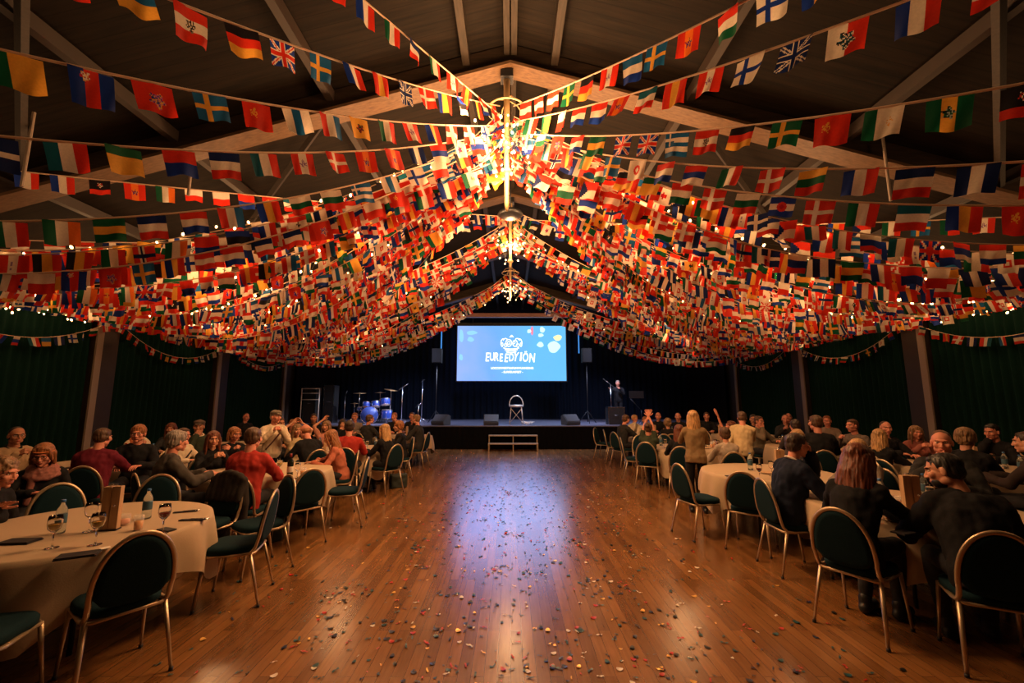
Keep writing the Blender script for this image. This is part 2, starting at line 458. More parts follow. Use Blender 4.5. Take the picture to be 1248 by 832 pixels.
# ------------------------------------------------------------------ projection screen
def text_mesh(txt, size, extrude=.002, shear=0, bold=0):
    c = bpy.data.curves.new('t','FONT'); c.body = txt; c.size = size; c.extrude = extrude; c.align_x = 'CENTER'; c.align_y = 'CENTER'; c.shear = shear
    c.offset = bold
    o = bpy.data.objects.new('t', c); COL.objects.link(o)
    dg = bpy.context.evaluated_depsgraph_get()
    me = bpy.data.meshes.new_from_object(o.evaluated_get(dg))
    bpy.data.objects.remove(o)
    return me
def screen_mat():
    m, nt, b = nodes_mat('screen_image')
    tc = N(nt,'ShaderNodeTexCoord'); sx = N(nt,'ShaderNodeSeparateXYZ'); nt.links.new(tc.outputs['Object'], sx.inputs[0])
    mr = N(nt,'ShaderNodeMapRange'); mr.inputs['From Min'].default_value = -2.6; mr.inputs['From Max'].default_value = 2.6
    nt.links.new(sx.outputs['X'], mr.inputs['Value'])
    nz = N(nt,'ShaderNodeTexNoise'); nz.inputs['Scale'].default_value = .9; nt.links.new(tc.outputs['Object'], nz.inputs['Vector'])
    ad = N(nt,'ShaderNodeMath', operation='MULTIPLY_ADD'); ad.inputs[1].default_value = .5; nt.links.new(nz.outputs['Fac'], ad.inputs[0]); nt.links.new(mr.outputs['Result'], ad.inputs[2])
    cr = N(nt,'ShaderNodeValToRGB'); e = cr.color_ramp.elements
    e[0].position=.2; e[0].color=(.24,.36,.85,1); e[1].position=1.15 if False else 1.0; e[1].color=(.10,.40,.78,1)
    k = e.new(.6); k.color = (.12,.33,.80,1)
    nt.links.new(ad.outputs[0], cr.inputs['Fac'])
    nt.links.new(cr.outputs['Color'], b.inputs['Emission Color']); b.inputs['Emission Strength'].default_value = SCREEN_E
    b.inputs['Base Color'].default_value = (.02,.02,.03,1)
    return m
SCREEN_E = 1.45
def glow(name, c, k=1.0):
    return mat(name, (.02,.02,.02), .6, emis=(c, SCREEN_E*k))
YSC = 20.6; SZ = 4.03
sc = empty('projection_screen', (.06,YSC,SZ), 0, 'large glowing blue projection screen with white crown logo above the stage', 'screen')
bm = bmesh.new(); box(bm, -2.64,2.64,.0,.03,-1.34,1.34); obj('screen_surface', bm, screen_mat(), sc, smooth=False)
bm = bmesh.new()
for (a,b,c,d) in ((-2.69,-2.64,-1.39,1.39),(2.64,2.69,-1.39,1.39),(-2.64,2.64,-1.39,-1.34),(-2.64,2.64,1.34,1.39)):
    box(bm, a,b,-.02,.05,c,d)
obj('screen_frame', bm, M_BLACKP, sc, smooth=False)
bm = bmesh.new(); box(bm, -2.7,2.7,-.03,.07,1.39,1.50,bev=.01); obj('screen_case', bm, M_BLACKP, sc, smooth=False)
for s in (-1,1):
    bm = bmesh.new(); cyl(bm, (s*1.9,0.03,1.5), (s*1.9,.03,zroof(1.9)-SZ-.01), .015, n=6); obj('hanger', bm, M_DKMETAL, sc)
M_WH = glow('screen_white', (1,.98,.92), 1.25)
Rt = Matrix.Rotation(PI/2, 4, 'X')
# title, hand-lettered: every character set on its own with a small tilt
letters = [('E',-1.19,.30,.0),('U',-.96,.27,.06),('R',-.75,.29,-.02),('E',-.52,.27,.02),('E',-.27,.29,-.05),('D',-.02,.26,.05),('Y',.19,.31,-.08),('I',.43,.30,0),('Ö',.66,.29,.03),('N',.98,.31,-.02)]
tb = bmesh.new()
for ch, x, sz, rot in letters:
    me = text_mesh(ch, sz*2.35, .003, .12, .010)
    sq = Matrix.Diagonal((.54 if ch not in 'I' else .8, .85, 1, 1))
    bm_add_mesh(tb, me, Matrix.Translation((x,-.012,-.22+.03*math.sin(x*5))) @ Rt @ Matrix.Rotation(rot,4,'Z') @ sq)
obj('screen_title', tb, M_WH, sc, smooth=False)
tb = bmesh.new()
bm_add_mesh(tb, text_mesh('LOCCOWERTRAFUNWUANDING', .135, .003, 0, .004), Matrix.Translation((.03,-.012,-.73)) @ Rt)
bm_add_mesh(tb, text_mesh('- EURFEUMPEET -', .135, .003, 0, .004), Matrix.Translation((.04,-.012,-.92)) @ Rt)
obj('screen_subtitle', tb, M_WH, sc, smooth=False)
# crown emblem
cb = bmesh.new()
def arc(cx, cz, rx, rz, a0, a1, r=.028, n=18):
    r *= .72
    tube(cb, [(cx+rx*math.cos(R(a0+(a1-a0)*i/n)), -.012, cz+rz*math.sin(R(a0+(a1-a0)*i/n))) for i in range(n+1)], r, n=5, flat=.3, up=V((0,1,0)))
arc(-.02,.30,.40,.10,200,340,.035); arc(-.02,.22,.34,.10,205,335,.03); arc(-.02,.10,.26,.07,200,340,.035)
arc(-.14,.50,.14,.17,0,360,.028); arc(-.14,.50,.06,.07,0,360,.024); arc(.17,.48,.11,.15,0,360,.028); arc(.12,.52,.05,.06,0,360,.02)
arc(-.40,.50,.12,.20,60,210,.03); arc(.38,.50,.12,.20,-30,120,.03); arc(-.30,.64,.10,.08,20,200,.026); arc(.28,.64,.10,.08,-20,160,.026)
arc(0,.74,.09,.10,20,160,.026); arc(0,.84,.03,.04,0,360,.02); arc(-.28,.40,.08,.08,0,360,.02); arc(.30,.38,.07,.08,0,360,.02)
for x in (-.46,.46): arc(x*1.0,.42,.04,.10,0,360,.02)
obj('screen_emblem', cb, M_WH, sc)
# blobs at the screen corners
def blob(x, z, rx, rz, m, seed):
    r = random.Random(seed); b = bmesh.new(); n = 28; k1 = r.uniform(0,6); k2 = r.uniform(0,6)
    rings = []
    for y in (-.012,-.004):
        rings.append([V((x+rx*math.cos(2*PI*i/n)*(1+.12*math.sin(3*2*PI*i/n+k1)), y, z+rz*math.sin(2*PI*i/n)*(1+.12*math.sin(2*2*PI*i/n+k2)))) for i in range(n)])
    ring_loft(b, rings); obj('screen_shape', b, m, sc, smooth=False)
M_PALE = glow('screen_pale', (.55,.88,.92), 1.0); M_YEL = glow('screen_yellow', (.75,.80,.40), 1.0); M_PNK = glow('screen_pink', (.85,.22,.32), .9); M_LBL = glow('screen_light_blue', (.22,.50,.90), 1.05)
blob(2.05,.30,.30,.26,M_PALE,1); blob(2.25,.75,.20,.14,M_YEL,2); blob(1.50,1.15,.12,.14,M_PALE,3); blob(1.42,.88,.13,.09,M_PALE,4); blob(1.40,.42,.16,.12,M_PALE,5)
blob(1.00,1.10,.07,.20,M_PNK,6); blob(.86,1.08,.10,.10,M_PALE,7); blob(-1.95,1.0,.26,.10,M_LBL,8); blob(-2.45,.85,.10,.34,M_LBL,9); blob(-2.45,-.2,.09,.16,M_LBL,10); blob(-2.0,.68,.16,.12,M_LBL,11)
# ------------------------------------------------------------------ flags
RED=(.60,.030,.014); DRED=(.40,.01,.02); BLUE=(.012,.035,.22); LBLUE=(.015,.10,.24); NAVY=(.01,.02,.09); WHT=(.74,.62,.48); YEL=(.70,.33,.045); GRN=(.008,.085,.035); BLK=(.012,.01,.012); ORG=(.80,.16,.02); TEAL=(.01,.09,.12)
def vst(*c): return lambda u,v: c[min(len(c)-1,int(u*len(c)))]
def hst(*c): return lambda u,v: c[min(len(c)-1,int(v*len(c)))]      # v measured from the top
def cross(bg, c, c2=None, cx=.38, w=.09):
    def f(u,v):
        if c2 and (abs(u-cx) < w*.5 or abs(v-.5) < w*.6): return c2
        if abs(u-cx) < w or abs(v-.5) < w*1.15: return c
        return bg
    return f
def emblem(base, cx, cy, r, cols, seed=0):
    def f(u,v):
        d = math.hypot((u-cx)*1.25, v-cy)
        a = math.atan2(v-cy, u-cx)
        if d < r*(.8+.2*math.sin(a*5+seed)):
            n = noise.noise(V((u*26+seed, v*26, seed)))
            return cols[0] if n > .12 else cols[1] if n > -.12 else cols[-1]
        return base(u,v)
    return f
def ring(base, cx, cy, r, c, c2=None):
    def f(u,v):
        d = math.hypot((u-cx)*1.25, v-cy)
        if d < r*.45 and c2: return c2
        return c if d < r else base(u,v)
    return f
def union(bg, d1, d2):
    def f(u,v):
        x, y = u-.5, v-.5
        if abs(x) < .065 or abs(y) < .08: return d1
        if abs(x) < .11 or abs(y) < .135: return d2
        k = min(abs(x-y), abs(x+y))
        if k < .035: return d1
        if k < .09: return d2
        return bg
    return f
def rays(u,v):
    a = math.atan2(v-.5,u-.5); return RED if int((a+PI)/(2*PI)*16)%2 else WHT
def canton(base, cu, cv, g): return lambda u,v: g(u/cu, v/cv) if u < cu and v < cv else base(u,v)
FL = {
 'germany': hst(BLK,RED,YEL), 'france': vst(BLUE,WHT,RED), 'italy': vst(GRN,WHT,RED), 'ireland': vst(GRN,WHT,ORG), 'sweden': cross(LBLUE,YEL), 'union': union(BLUE,RED,WHT),
 'darkunion': union(NAVY,NAVY,WHT), 'denmark': cross(RED,WHT), 'finland': cross(WHT,BLUE), 'norway': cross(RED,WHT,NAVY,.38,.12), 'austria': hst(RED,WHT,RED),
 'austria_e': emblem(hst(RED,WHT,RED),.5,.5,.2,[BLK,(.2,.15,.1),WHT],1), 'dutch': hst(RED,WHT,BLUE), 'serb': hst(RED,BLUE,WHT), 'romania': vst(BLUE,YEL,RED), 'belgium': vst(BLK,YEL,RED),
 'spain': emblem(vst(RED,ORG,RED),.5,.5,.2,[DRED,YEL,BLUE],3), 'spain2': vst(RED,YEL,RED), 'yellow_e': emblem(vst(YEL,YEL),.5,.5,.25,[DRED,GRN,BLK],5), 'portugal': emblem(vst(GRN,GRN,RED,RED,RED),.4,.5,.2,[YEL,RED,YEL],2),
 'red_e': emblem(vst(RED,RED),.55,.55,.28,[BLUE,YEL,(.4,.1,.3)],7), 'china': emblem(vst(RED,RED),.35,.4,.2,[YEL,YEL,RED],8), 'russia': hst(WHT,BLUE,RED), 'lux': hst(NAVY,WHT,RED), 'estonia': hst(BLUE,BLK,WHT),
 'lith': hst(YEL,GRN,RED), 'bulg': hst(WHT,GRN,RED), 'green_y': hst(GRN,YEL,YEL), 'ukraine': hst(LBLUE,YEL), 'hung': hst(RED,WHT,GRN), 'poland': hst(WHT,RED), 'swiss': cross(RED,WHT,None,.5,.12), 'blue_w': vst(NAVY,WHT,NAVY),
 'teal_w': vst(TEAL,WHT,RED), 'sweden_g': cross(GRN,YEL), 'mexico': emblem(vst(RED,WHT,RED),.5,.5,.2,[(.2,.05,.2),(.3,.2,.3),WHT],4), 'wr_e': emblem(vst(WHT,RED),.5,.5,.3,[TEAL,BLK,WHT],6), 'green_e': emblem(vst(GRN,YEL,GRN),.5,.45,.2,[BLK,(.3,.35,.3),GRN],9),
 'rays': rays, 'japan': ring(vst(WHT,WHT),.5,.5,.25,RED,WHT), 'scot': cross(NAVY,WHT,None,.45,.09), 'white_e': emblem(vst(WHT,WHT),.5,.5,.25,[RED,DRED,BLUE],11), 'greece': canton(hst(LBLUE,WHT,LBLUE,WHT,LBLUE),.4,.55,cross(LBLUE,WHT,None,.5,.12)),
 'blue_red_e': emblem(vst(BLUE,RED,BLUE),.35,.2,.16,[YEL,WHT,DRED],12), 'redblue': hst(RED,BLUE), 'gyg': hst(GRN,YEL,GRN), 'green_y_v': vst(GRN,YEL,YEL), 'black_e': emblem(hst(BLK,BLK,RED),.5,.35,.18,[WHT,RED,BLK],13), 'nlv': vst(RED,WHT,LBLUE), 'finw': vst(WHT,LBLUE,WHT), 'ebw': hst(LBLUE,WHT,BLUE), 'tealh': hst(TEAL,WHT,RED), 'bluedisc': ring(hst(BLUE,WHT,BLUE),.5,.5,.24,RED,DRED), 'trired': (lambda u,v: NAVY if u < .5-abs(v-.5) else RED if v < .5 else WHT), 'whitegr': emblem(vst(GRN,WHT,WHT),.65,.5,.16,[YEL,WHT,WHT],14),
}
FW, FH = .268, .262
FM = {}
def flag_mesh(key, var, hi=True):
    k = (key, var, hi)
    if k in FM: return FM[k]
    f = FL[key]; r = random.Random(hash(key) % 1000 if False else sum(map(ord,key))*7+var)
    nu, nv = (30, 24) if hi else (12, 10)
    bm = bmesh.new(); a = r.uniform(0,6); b = r.uniform(.010,.020); c = r.uniform(-.02,.02); cl = r.uniform(-.03,.03)
    P = [[None]*(nu+1) for _ in range(nv+1)]
    for j in range(nv+1):
        for i in range(nu+1):
            u, v = i/nu, j/nv
            y = (b*math.sin(u*7.5+a+v*1.4) + cl*(u-.5)**2*4*v + c*v)*(.25+.9*v)
            x = (u-.5)*FW*(1-.05*v) + .006*v*math.sin(a)
            P[j][i] = bm.verts.new((x, y, -.008-v*FH + .006*math.sin(u*5+a)*v))
    lay = bm.loops.layers.float_color.new('Col')
    for j in range(nv):
        for i in range(nu):
            fc = bm.faces.new((P[j][i], P[j+1][i], P[j+1][i+1], P[j][i+1]))
            col = (*f((i+.5)/nu, (j+.5)/nv), 1)
            for l in fc.loops: l[lay] = col
    FM[k] = mesh_from(bm, 'flag', M_FLAG)
    return FM[k]
KEYS = list(FL)
# warm reds dominate the photographed bunting
WEI = {k: 1.0 for k in KEYS}
for k in ('austria','denmark','dutch','italy','poland','spain2','france','lux','hung','romania','teal_w','mexico','finland','japan','blue_w','belgium'): WEI[k] = 2.4
for k in ('rays','darkunion','black_e','green_e','scot','green_y'): WEI[k] = .4
def pick(r): return r.choices(KEYS, [WEI[k] for k in KEYS])[0]

CF, SF = math.cos(math.atan(72/520)), math.sin(math.atan(72/520))
def seen(p, m=90):
    x, y, z = p.x, p.y, p.z-1.75
    d = y*CF + z*SF
    if d < .35: return False
    px = 622+520*x/d; py = 416-520*(-y*SF+z*CF)/d
    return -m < px < 1248+m and -m < py < 832+m

def curve(A, B, sag, t):
    p = A.lerp(B, t)
    if isinstance(sag, tuple):          # slack canopy line: steep by the mast, flat towards the wall
        p.z = B.z + (A.z-B.z)*(1-t)**sag[1] - 4*sag[0]*t*(1-t)
    else: p.z -= 4*sag*t*(1-t)
    return p

def bunting(A, B, sag, label, group, pitch=.45, keys=None, seed=0, scale=1.0, yawj=14, tilt=.62, hi=True, start=.0, nmax=99):
    r = random.Random(seed)
    root = empty('bunting_string', A, 0, label, 'bunting', group)
    A0 = V(A); L = (V(B)-A0).length*(1.04 if isinstance(sag,tuple) else 1+2.6*(sag/max(.1,(V(B)-A0).length))**2)
    pts = [curve(A0, V(B), sag, i/56) for i in range(57)]
    bm = bmesh.new(); tube(bm, [p-A0 for p in pts], .011*scale if hi else .008*scale, n=5)
    obj('cord', bm, M_CORD, root)
    s = .12+start; i = 0; n = 0
    while s < L-.1 and n < nmax:
        t = s/L; p = curve(A0, V(B), sag, t)
        if seen(p, 330 if hi else 160):
            tg = (curve(A0,V(B),sag,min(1,t+.01)) - curve(A0,V(B),sag,max(0,t-.01))).normalized()
            # keep the flag readable from the dance floor: its left edge on the viewer's left
            if tg.x < 0: tg = -tg
            up = V((0,0,1)); zz = (up - tg*up.dot(tg)).normalized()
            h = V((tg.x,tg.y,0)).normalized()
            xa = (tg*(1-tilt*.5) + h*tilt*.5).normalized()
            zz = (up - xa*up.dot(xa)).normalized(); ya = zz.cross(xa)
            M = Matrix((xa,ya,zz)).transposed()
            M = M @ Matrix.Rotation(R(r.gauss(0,yawj*.6)),3,'X') @ Matrix.Rotation(R(r.gauss(0,yawj*.8)),3,'Z')
            key = None
            if keys:
                d_ = p.y*CF+(p.z-1.75)*SF; near = min(keys, key=lambda q: abs(q[0]-(622+520*p.x/d_)))
                if abs(near[0]-(622+520*p.x/d_)) < 32: key = near[1]
            key = key or pick(r)
            o = bpy.data.objects.new('flag', flag_mesh(key, r.randrange(2), hi))
            COL.objects.link(o); o.parent = root
            sc_ = scale*r.uniform(.94,1.06)
            o.matrix_local = Matrix.Translation(p-A0) @ M.to_4x4() @ Matrix.Diagonal((sc_,sc_,sc_,1))
            n += 1
        i += 1; s += pitch*scale*r.uniform(.93,1.07)
    return root

HUB = [V((-.05,5.5,0)), V((0,9.35,0)), V((0,13.2,0))]
def hubp(h, z, side, k): 
    return V((HUB[h].x + side*.10, HUB[h].y + k, z))
NAMED = [
 # hub, side, hub z, Ya, wall z, sag, label, flags in order from the mast
 (0,-1,5.72,-9.4,3.7,.10,'steepest bunting string running up and over the camera left of the mast',[(485,'italy'),(511,'lux'),(535,'italy'),(553,'mexico'),(566,'spain2'),(580,'dutch')]),
 (0,-1,5.86,-7.6,3.7,1.45,'topmost long bunting string sweeping to the upper left past a black red yellow flag',[(150,'ukraine'),(230,'austria_e'),(300,'germany'),(357,'union'),(406,'sweden'),(447,'france'),(477,'spain2'),(504,'darkunion'),(526,'denmark'),(546,'romania'),(563,'estonia'),(582,'belgium')]),
 (0,-1,5.56,-5.3,3.7,1.5,'left bunting string high up, with a crested red flag near its end',[(15,'green_y_v'),(90,'blue_red_e'),(161,'red_e'),(221,'nlv'),(275,'sweden'),(326,'china'),(368,'finw'),(407,'nlv'),(438,'yellow_e'),(468,'italy'),(492,'mexico'),(515,'romania'),(540,'swiss')]),
 (0,-1,5.45,-3.2,3.7,1.6,'left bunting string ending beside a dark blue flag with pale cross',[(20,'scot'),(87,'teal_w'),(148,'green_y'),(203,'redblue'),(252,'union'),(293,'lux'),(330,'teal_w'),(365,'mexico'),(397,'denmark'),(425,'china'),(455,'spain')]),
 (1,-1,5.95,2.1,3.7,.10,'nearly straight left bunting string just below the one ending in a pale cross',[(5,'france'),(50,'france'),(107,'black_e'),(160,'spain'),(205,'ireland'),(250,'poland'),(290,'redblue'),(320,'china')]),
 (0,-1,5.4,.4,3.7,1.5,'long sagging left bunting string that meets the picture edge above the fairy lights',[(10,'italy'),(53,'ireland'),(102,'spain2'),(146,'gyg'),(188,'lux'),(232,'dutch'),(262,'nlv'),(303,'denmark'),(335,'romania'),(372,'bulg')]),
 (1,-1,6.0,4.4,3.7,.45,'left bunting string tied close to the wall with fairy bulbs on it',[(5,'dutch'),(44,'denmark'),(85,'austria'),(122,'blue_w'),(155,'spain2'),(190,'lux')]),
 (0,-1,5.4,3.4,3.7,1.4,'lowest hanging left bunting string of the nearest mast',[(30,'teal_w'),(70,'poland'),(110,'blue_red_e'),(148,'red_e'),(177,'sweden'),(212,'romania'),(245,'austria'),(277,'dutch'),(303,'japan'),(330,'lux')]),
 (0,1,5.86,-9.4,3.7,1.40,'topmost long bunting string sweeping to the upper right past a green white red flag',[(905,'hung'),(845,'spain'),(803,'sweden'),(763,'ebw'),(735,'mexico'),(710,'germany'),(690,'sweden_g'),(668,'austria')]),
 (0,1,5.62,-7.4,3.7,1.4,'right bunting string with dark union flag and a white and red crested flag',[(1190,'teal_w'),(1135,'france'),(1050,'wr_e'),(977,'darkunion'),(918,'finland'),(871,'mexico'),(830,'spain2'),(797,'tealh'),(765,'spain'),(735,'dutch')]),
 (0,1,5.45,-4.0,3.7,1.4,'right bunting string ending in a green yellow green crested flag',[(1240,'black_e'),(1185,'green_e'),(1115,'mexico'),(1055,'whitegr'),(1003,'china'),(958,'sweden_g'),(918,'germany'),(880,'lux'),(848,'austria_e'),(815,'greece'),(780,'union')]),
 (0,1,5.42,-2.1,3.7,1.55,'right bunting string carrying a dark blue and white striped flag',[(1235,'teal_w'),(1168,'blue_w'),(1116,'lux'),(1062,'france'),(1017,'gyg'),(975,'lith'),(938,'denmark'),(905,'italy'),(878,'france'),(843,'serb'),(815,'dutch')]),
 (0,1,5.4,-.5,3.7,1.55,'right bunting string with a white flag bearing a red shield',[(1245,'china'),(1190,'romania'),(1138,'tealh'),(1092,'white_e'),(1048,'italy'),(1012,'denmark'),(975,'bluedisc'),(935,'dutch'),(897,'bulg'),(866,'denmark'),(838,'hung')]),
 (1,1,5.9,3.7,3.7,.25,'right bunting string with a red and white sunburst flag',[(1240,'china'),(1200,'mexico'),(1160,'portugal'),(1125,'sweden'),(1086,'italy'),(1048,'trired'),(1015,'romania'),(983,'china'),(950,'rays'),(915,'serb'),(890,'dutch'),(865,'denmark')]),
 (1,1,6.08,3.2,3.7,1.2,'right bunting string swooping under the sunburst flag',[(1215,'poland'),(1175,'norway'),(1135,'germany'),(1100,'romania'),(1063,'denmark'),(1027,'lux'),(995,'austria'),(965,'italy'),(940,'hung')]),
]
for i, (h, s, hz, ya, wz, sag, lab, keys) in enumerate(NAMED):
    bunting(hubp(h,hz,s,0), V((s*(W-.14),ya,wz)), sag, lab, None, pitch=.40, keys=keys, seed=100+i, start=.1*(i%3), scale=.79, yawj=10)
# the dense fans
k = 0
fan = []
r_ = random.Random(5)
for s in (-1,1):
    y = 3.7
    while y < 15.6:
        fan.append((0, s, r_.uniform(5.0,5.7), y, (r_.uniform(.25,.6), r_.uniform(1.7,2.2)+min(1.6,max(0,y-3)*.22)))); y += .36
    y = 7.0
    while y < 16.9:
        fan.append((1, s, r_.uniform(5.3,5.9), y, (r_.uniform(.3,.6), r_.uniform(2.0,3.0)))); y += .62
    y = 11.0
    while y < 17.0:
        fan.append((2, s, r_.uniform(5.45,5.8), y, (r_.uniform(.5,.9), r_.uniform(1.5,2.1)))); y += .8
HN = ['nearest','middle','farthest']
for i, (h, s, hz, ya, sag) in enumerate(fan):
    sn = 'left' if s < 0 else 'right'
    bunting(hubp(h,hz,s,r_.uniform(-.12,.12)), V((s*(W-.16), ya, r_.uniform(3.5,3.8))), sag,
            'bunting string of national flags in the crowded %s fan from the %s mast' % (sn, HN[h]), 'bunting in the %s fan of the %s mast' % (sn, HN[h]),
            pitch=.37, seed=300+i, scale=r_.uniform(.66,.82) if ya > 5.5 else r_.uniform(.82,.92), hi=False, yawj=18)
# short festoons across the curtain bays
BN = ['nearest','second','third','farthest']
for s, sn in ((-1,'left'),(1,'right')):
    for i in range(2, len(FRAMES)-1):
        x = s*(W-.22)
        bunting(V((x,FRAMES[i]+.06,3.50)), V((x,FRAMES[i+1]-.06,3.50)), .62 if i < 5 else .55, 'short festoon of small flags across the %s %s curtain bay' % (BN[i-2], sn), None, pitch=.40, seed=700+i+10*(s>0), scale=.62 if i>2 else .7, hi=False, yawj=22, tilt=1)

# ------------------------------------------------------------------ masts with rings
def mast(h, z0, label):
    c = HUB[h]; root = empty('hanging_mast', (c.x,c.y,z0), 0, label, 'mast', None)
    top = zroof(c.x)-.36-z0
    bm = bmesh.new(); tube(bm, [(0,0,0),(0,0,.1),(0,0,top*.5),(0,0,top)], [.02,.03,.04,.05], n=10); obj('pole', bm, M_BRASS, root)
    bm = bmesh.new(); box(bm, -.09,.09,-.09,.09,top-.12,top,bev=.015); obj('bracket', bm, M_DKMETAL, root, smooth=False)
    zr = 5.78-z0
    bm = bmesh.new(); tube(bm, [(.27*math.cos(2*PI*i/28), .27*math.sin(2*PI*i/28), zr) for i in range(28)], .012, n=6, closed=True); obj('ring', bm, M_BRASS, root)
    for a in range(4):
        bm = bmesh.new(); ca, sa = math.cos(a*PI/2+.4), math.sin(a*PI/2+.4)
        tube(bm, [(.27*ca,.27*sa,zr),(.16*ca,.16*sa,zr+.13),(.03*ca,.03*sa,zr+.17)], .008, n=5); obj('arm', bm, M_BRASS, root)
    for zk in (zr-.5, zr-.9):
        if zk > .05:
            bm = bmesh.new(); lathe(bm, [(.0,zk-.05),(.05,zk-.03),(.07,zk),(.05,zk+.03),(.0,zk+.05)], n=12); obj('finial', bm, M_BRASS, root)
    return root
mast(0, 4.3, 'nearest hanging mast with brass ring where the bunting meets')
mast(1, 4.75, 'second hanging mast in line under the ridge')
mast(2, 4.95, 'farthest hanging mast near the stage screen')
o = empty('ceiling_disc', (0,7.9,5.35), 0, 'dark round ceiling fitting hanging between the first two masts', 'ceiling fitting')
bm = bmesh.new(); lathe(bm, [(.0,-.05),(.20,-.05),(.25,-.01),(.22,.04),(0,.06)], n=32); obj('disc', bm, M_DKMETAL, o)
bm = bmesh.new(); cyl(bm, (0,0,.05),(0,0,zroof(0)-5.36-.16), .012, n=8); obj('rod', bm, M_DKMETAL, o)

# ------------------------------------------------------------------ fairy lights
bmb = bmesh.new(); ellipsoid(bmb, (0,0,0), (.014,.014,.02), seg=8, rings=6); ME_BULB = mesh_from(bmb, 'bulb', M_BULB)
def fairy(A, B, sag, n, label, group=None, seed=0, jit=.05, sz=1.0):
    r = random.Random(seed); A = V(A); B = V(B)
    root = empty('fairy_light_string', A, 0, label, 'fairy lights', group)
    P = []
    for i in range(n):
        p = curve(A,B,sag,(i+.5)/n); P.append(p + V((r.uniform(-jit,jit), r.uniform(-jit,jit), r.uniform(-jit,jit))))
    P = [p for p in P if seen(p, 20)]
    if len(P) < 2: P = [curve(A,B,sag,.3), curve(A,B,sag,.5)]
    bm = bmesh.new(); tube(bm, [p-A+V((0,0,.03)) for p in P], .004, n=4); obj('wire', bm, M_WIRE, root)
    for p in P:
        o = bpy.data.objects.new('bulb', ME_BULB); COL.objects.link(o); o.parent = root; o.location = p-A
        s_ = sz*r.uniform(.8,1.25); o.scale = (s_,s_,s_); o.rotation_euler = (r.uniform(-.6,.6), r.uniform(-.6,.6), 0)
r_ = random.Random(9)
for s, sn in ((-1,'left'),(1,'right')):
    g = 'fairy lights woven through the %s bunting' % sn
    for j, (h, ya, sag) in enumerate(((0,4.2,(.5,2)),(0,5.6,(.5,2.2)),(0,7.0,(.5,2.4)),(0,8.6,(.5,2.6)),(0,10.4,(.4,2.8)),(0,12.5,(.4,3)),(0,14.8,(.4,3)),(1,9.2,(.4,2.4)),(1,12.6,(.4,2.4)),(1,15.5,(.4,2.4)),(2,14.4,(.6,1.8)))):
        fairy(hubp(h, r_.uniform(5.2,5.8), s, 0), (s*(W-.2), ya, 3.62), sag, 52, 'string of warm fairy bulbs hanging among the %s bunting' % sn, g, seed=40+j)
    for i in range(2, 6):
        fairy((s*(W-.25),FRAMES[i],3.72), (s*(W-.25),FRAMES[i+1],3.72), .12, 34, 'warm fairy bulbs strung along the %s eaves beam over the %s bay' % (sn, BN[i-2]), None, seed=60+i, jit=.07)
    for j in range(3):
        fairy((s*(W-.25),4.6+j*.3,3.75+j*.05), (s*(W-.3),8.8+j*.4,3.72), .22+.1*j, 40, 'warm fairy bulbs bunched at the %s wall near the second post' % sn, 'bunched bulbs at the %s wall' % sn, seed=80+j, jit=.12)
for h in range(3):
    c = HUB[h]; z0 = 5.0
    for j in range(3 if h==0 else 2):
        fairy((c.x-.45+.2*j,c.y-.2*j,5.25+.1*j), (c.x+.45-.1*j,c.y-.3+.2*j,5.2+.1*j), .25, 15, 'warm fairy bulbs wrapped about the %s mast' % HN[h], 'bulbs wrapped about the %s mast' % HN[h], seed=90+j+7*h, jit=.22)
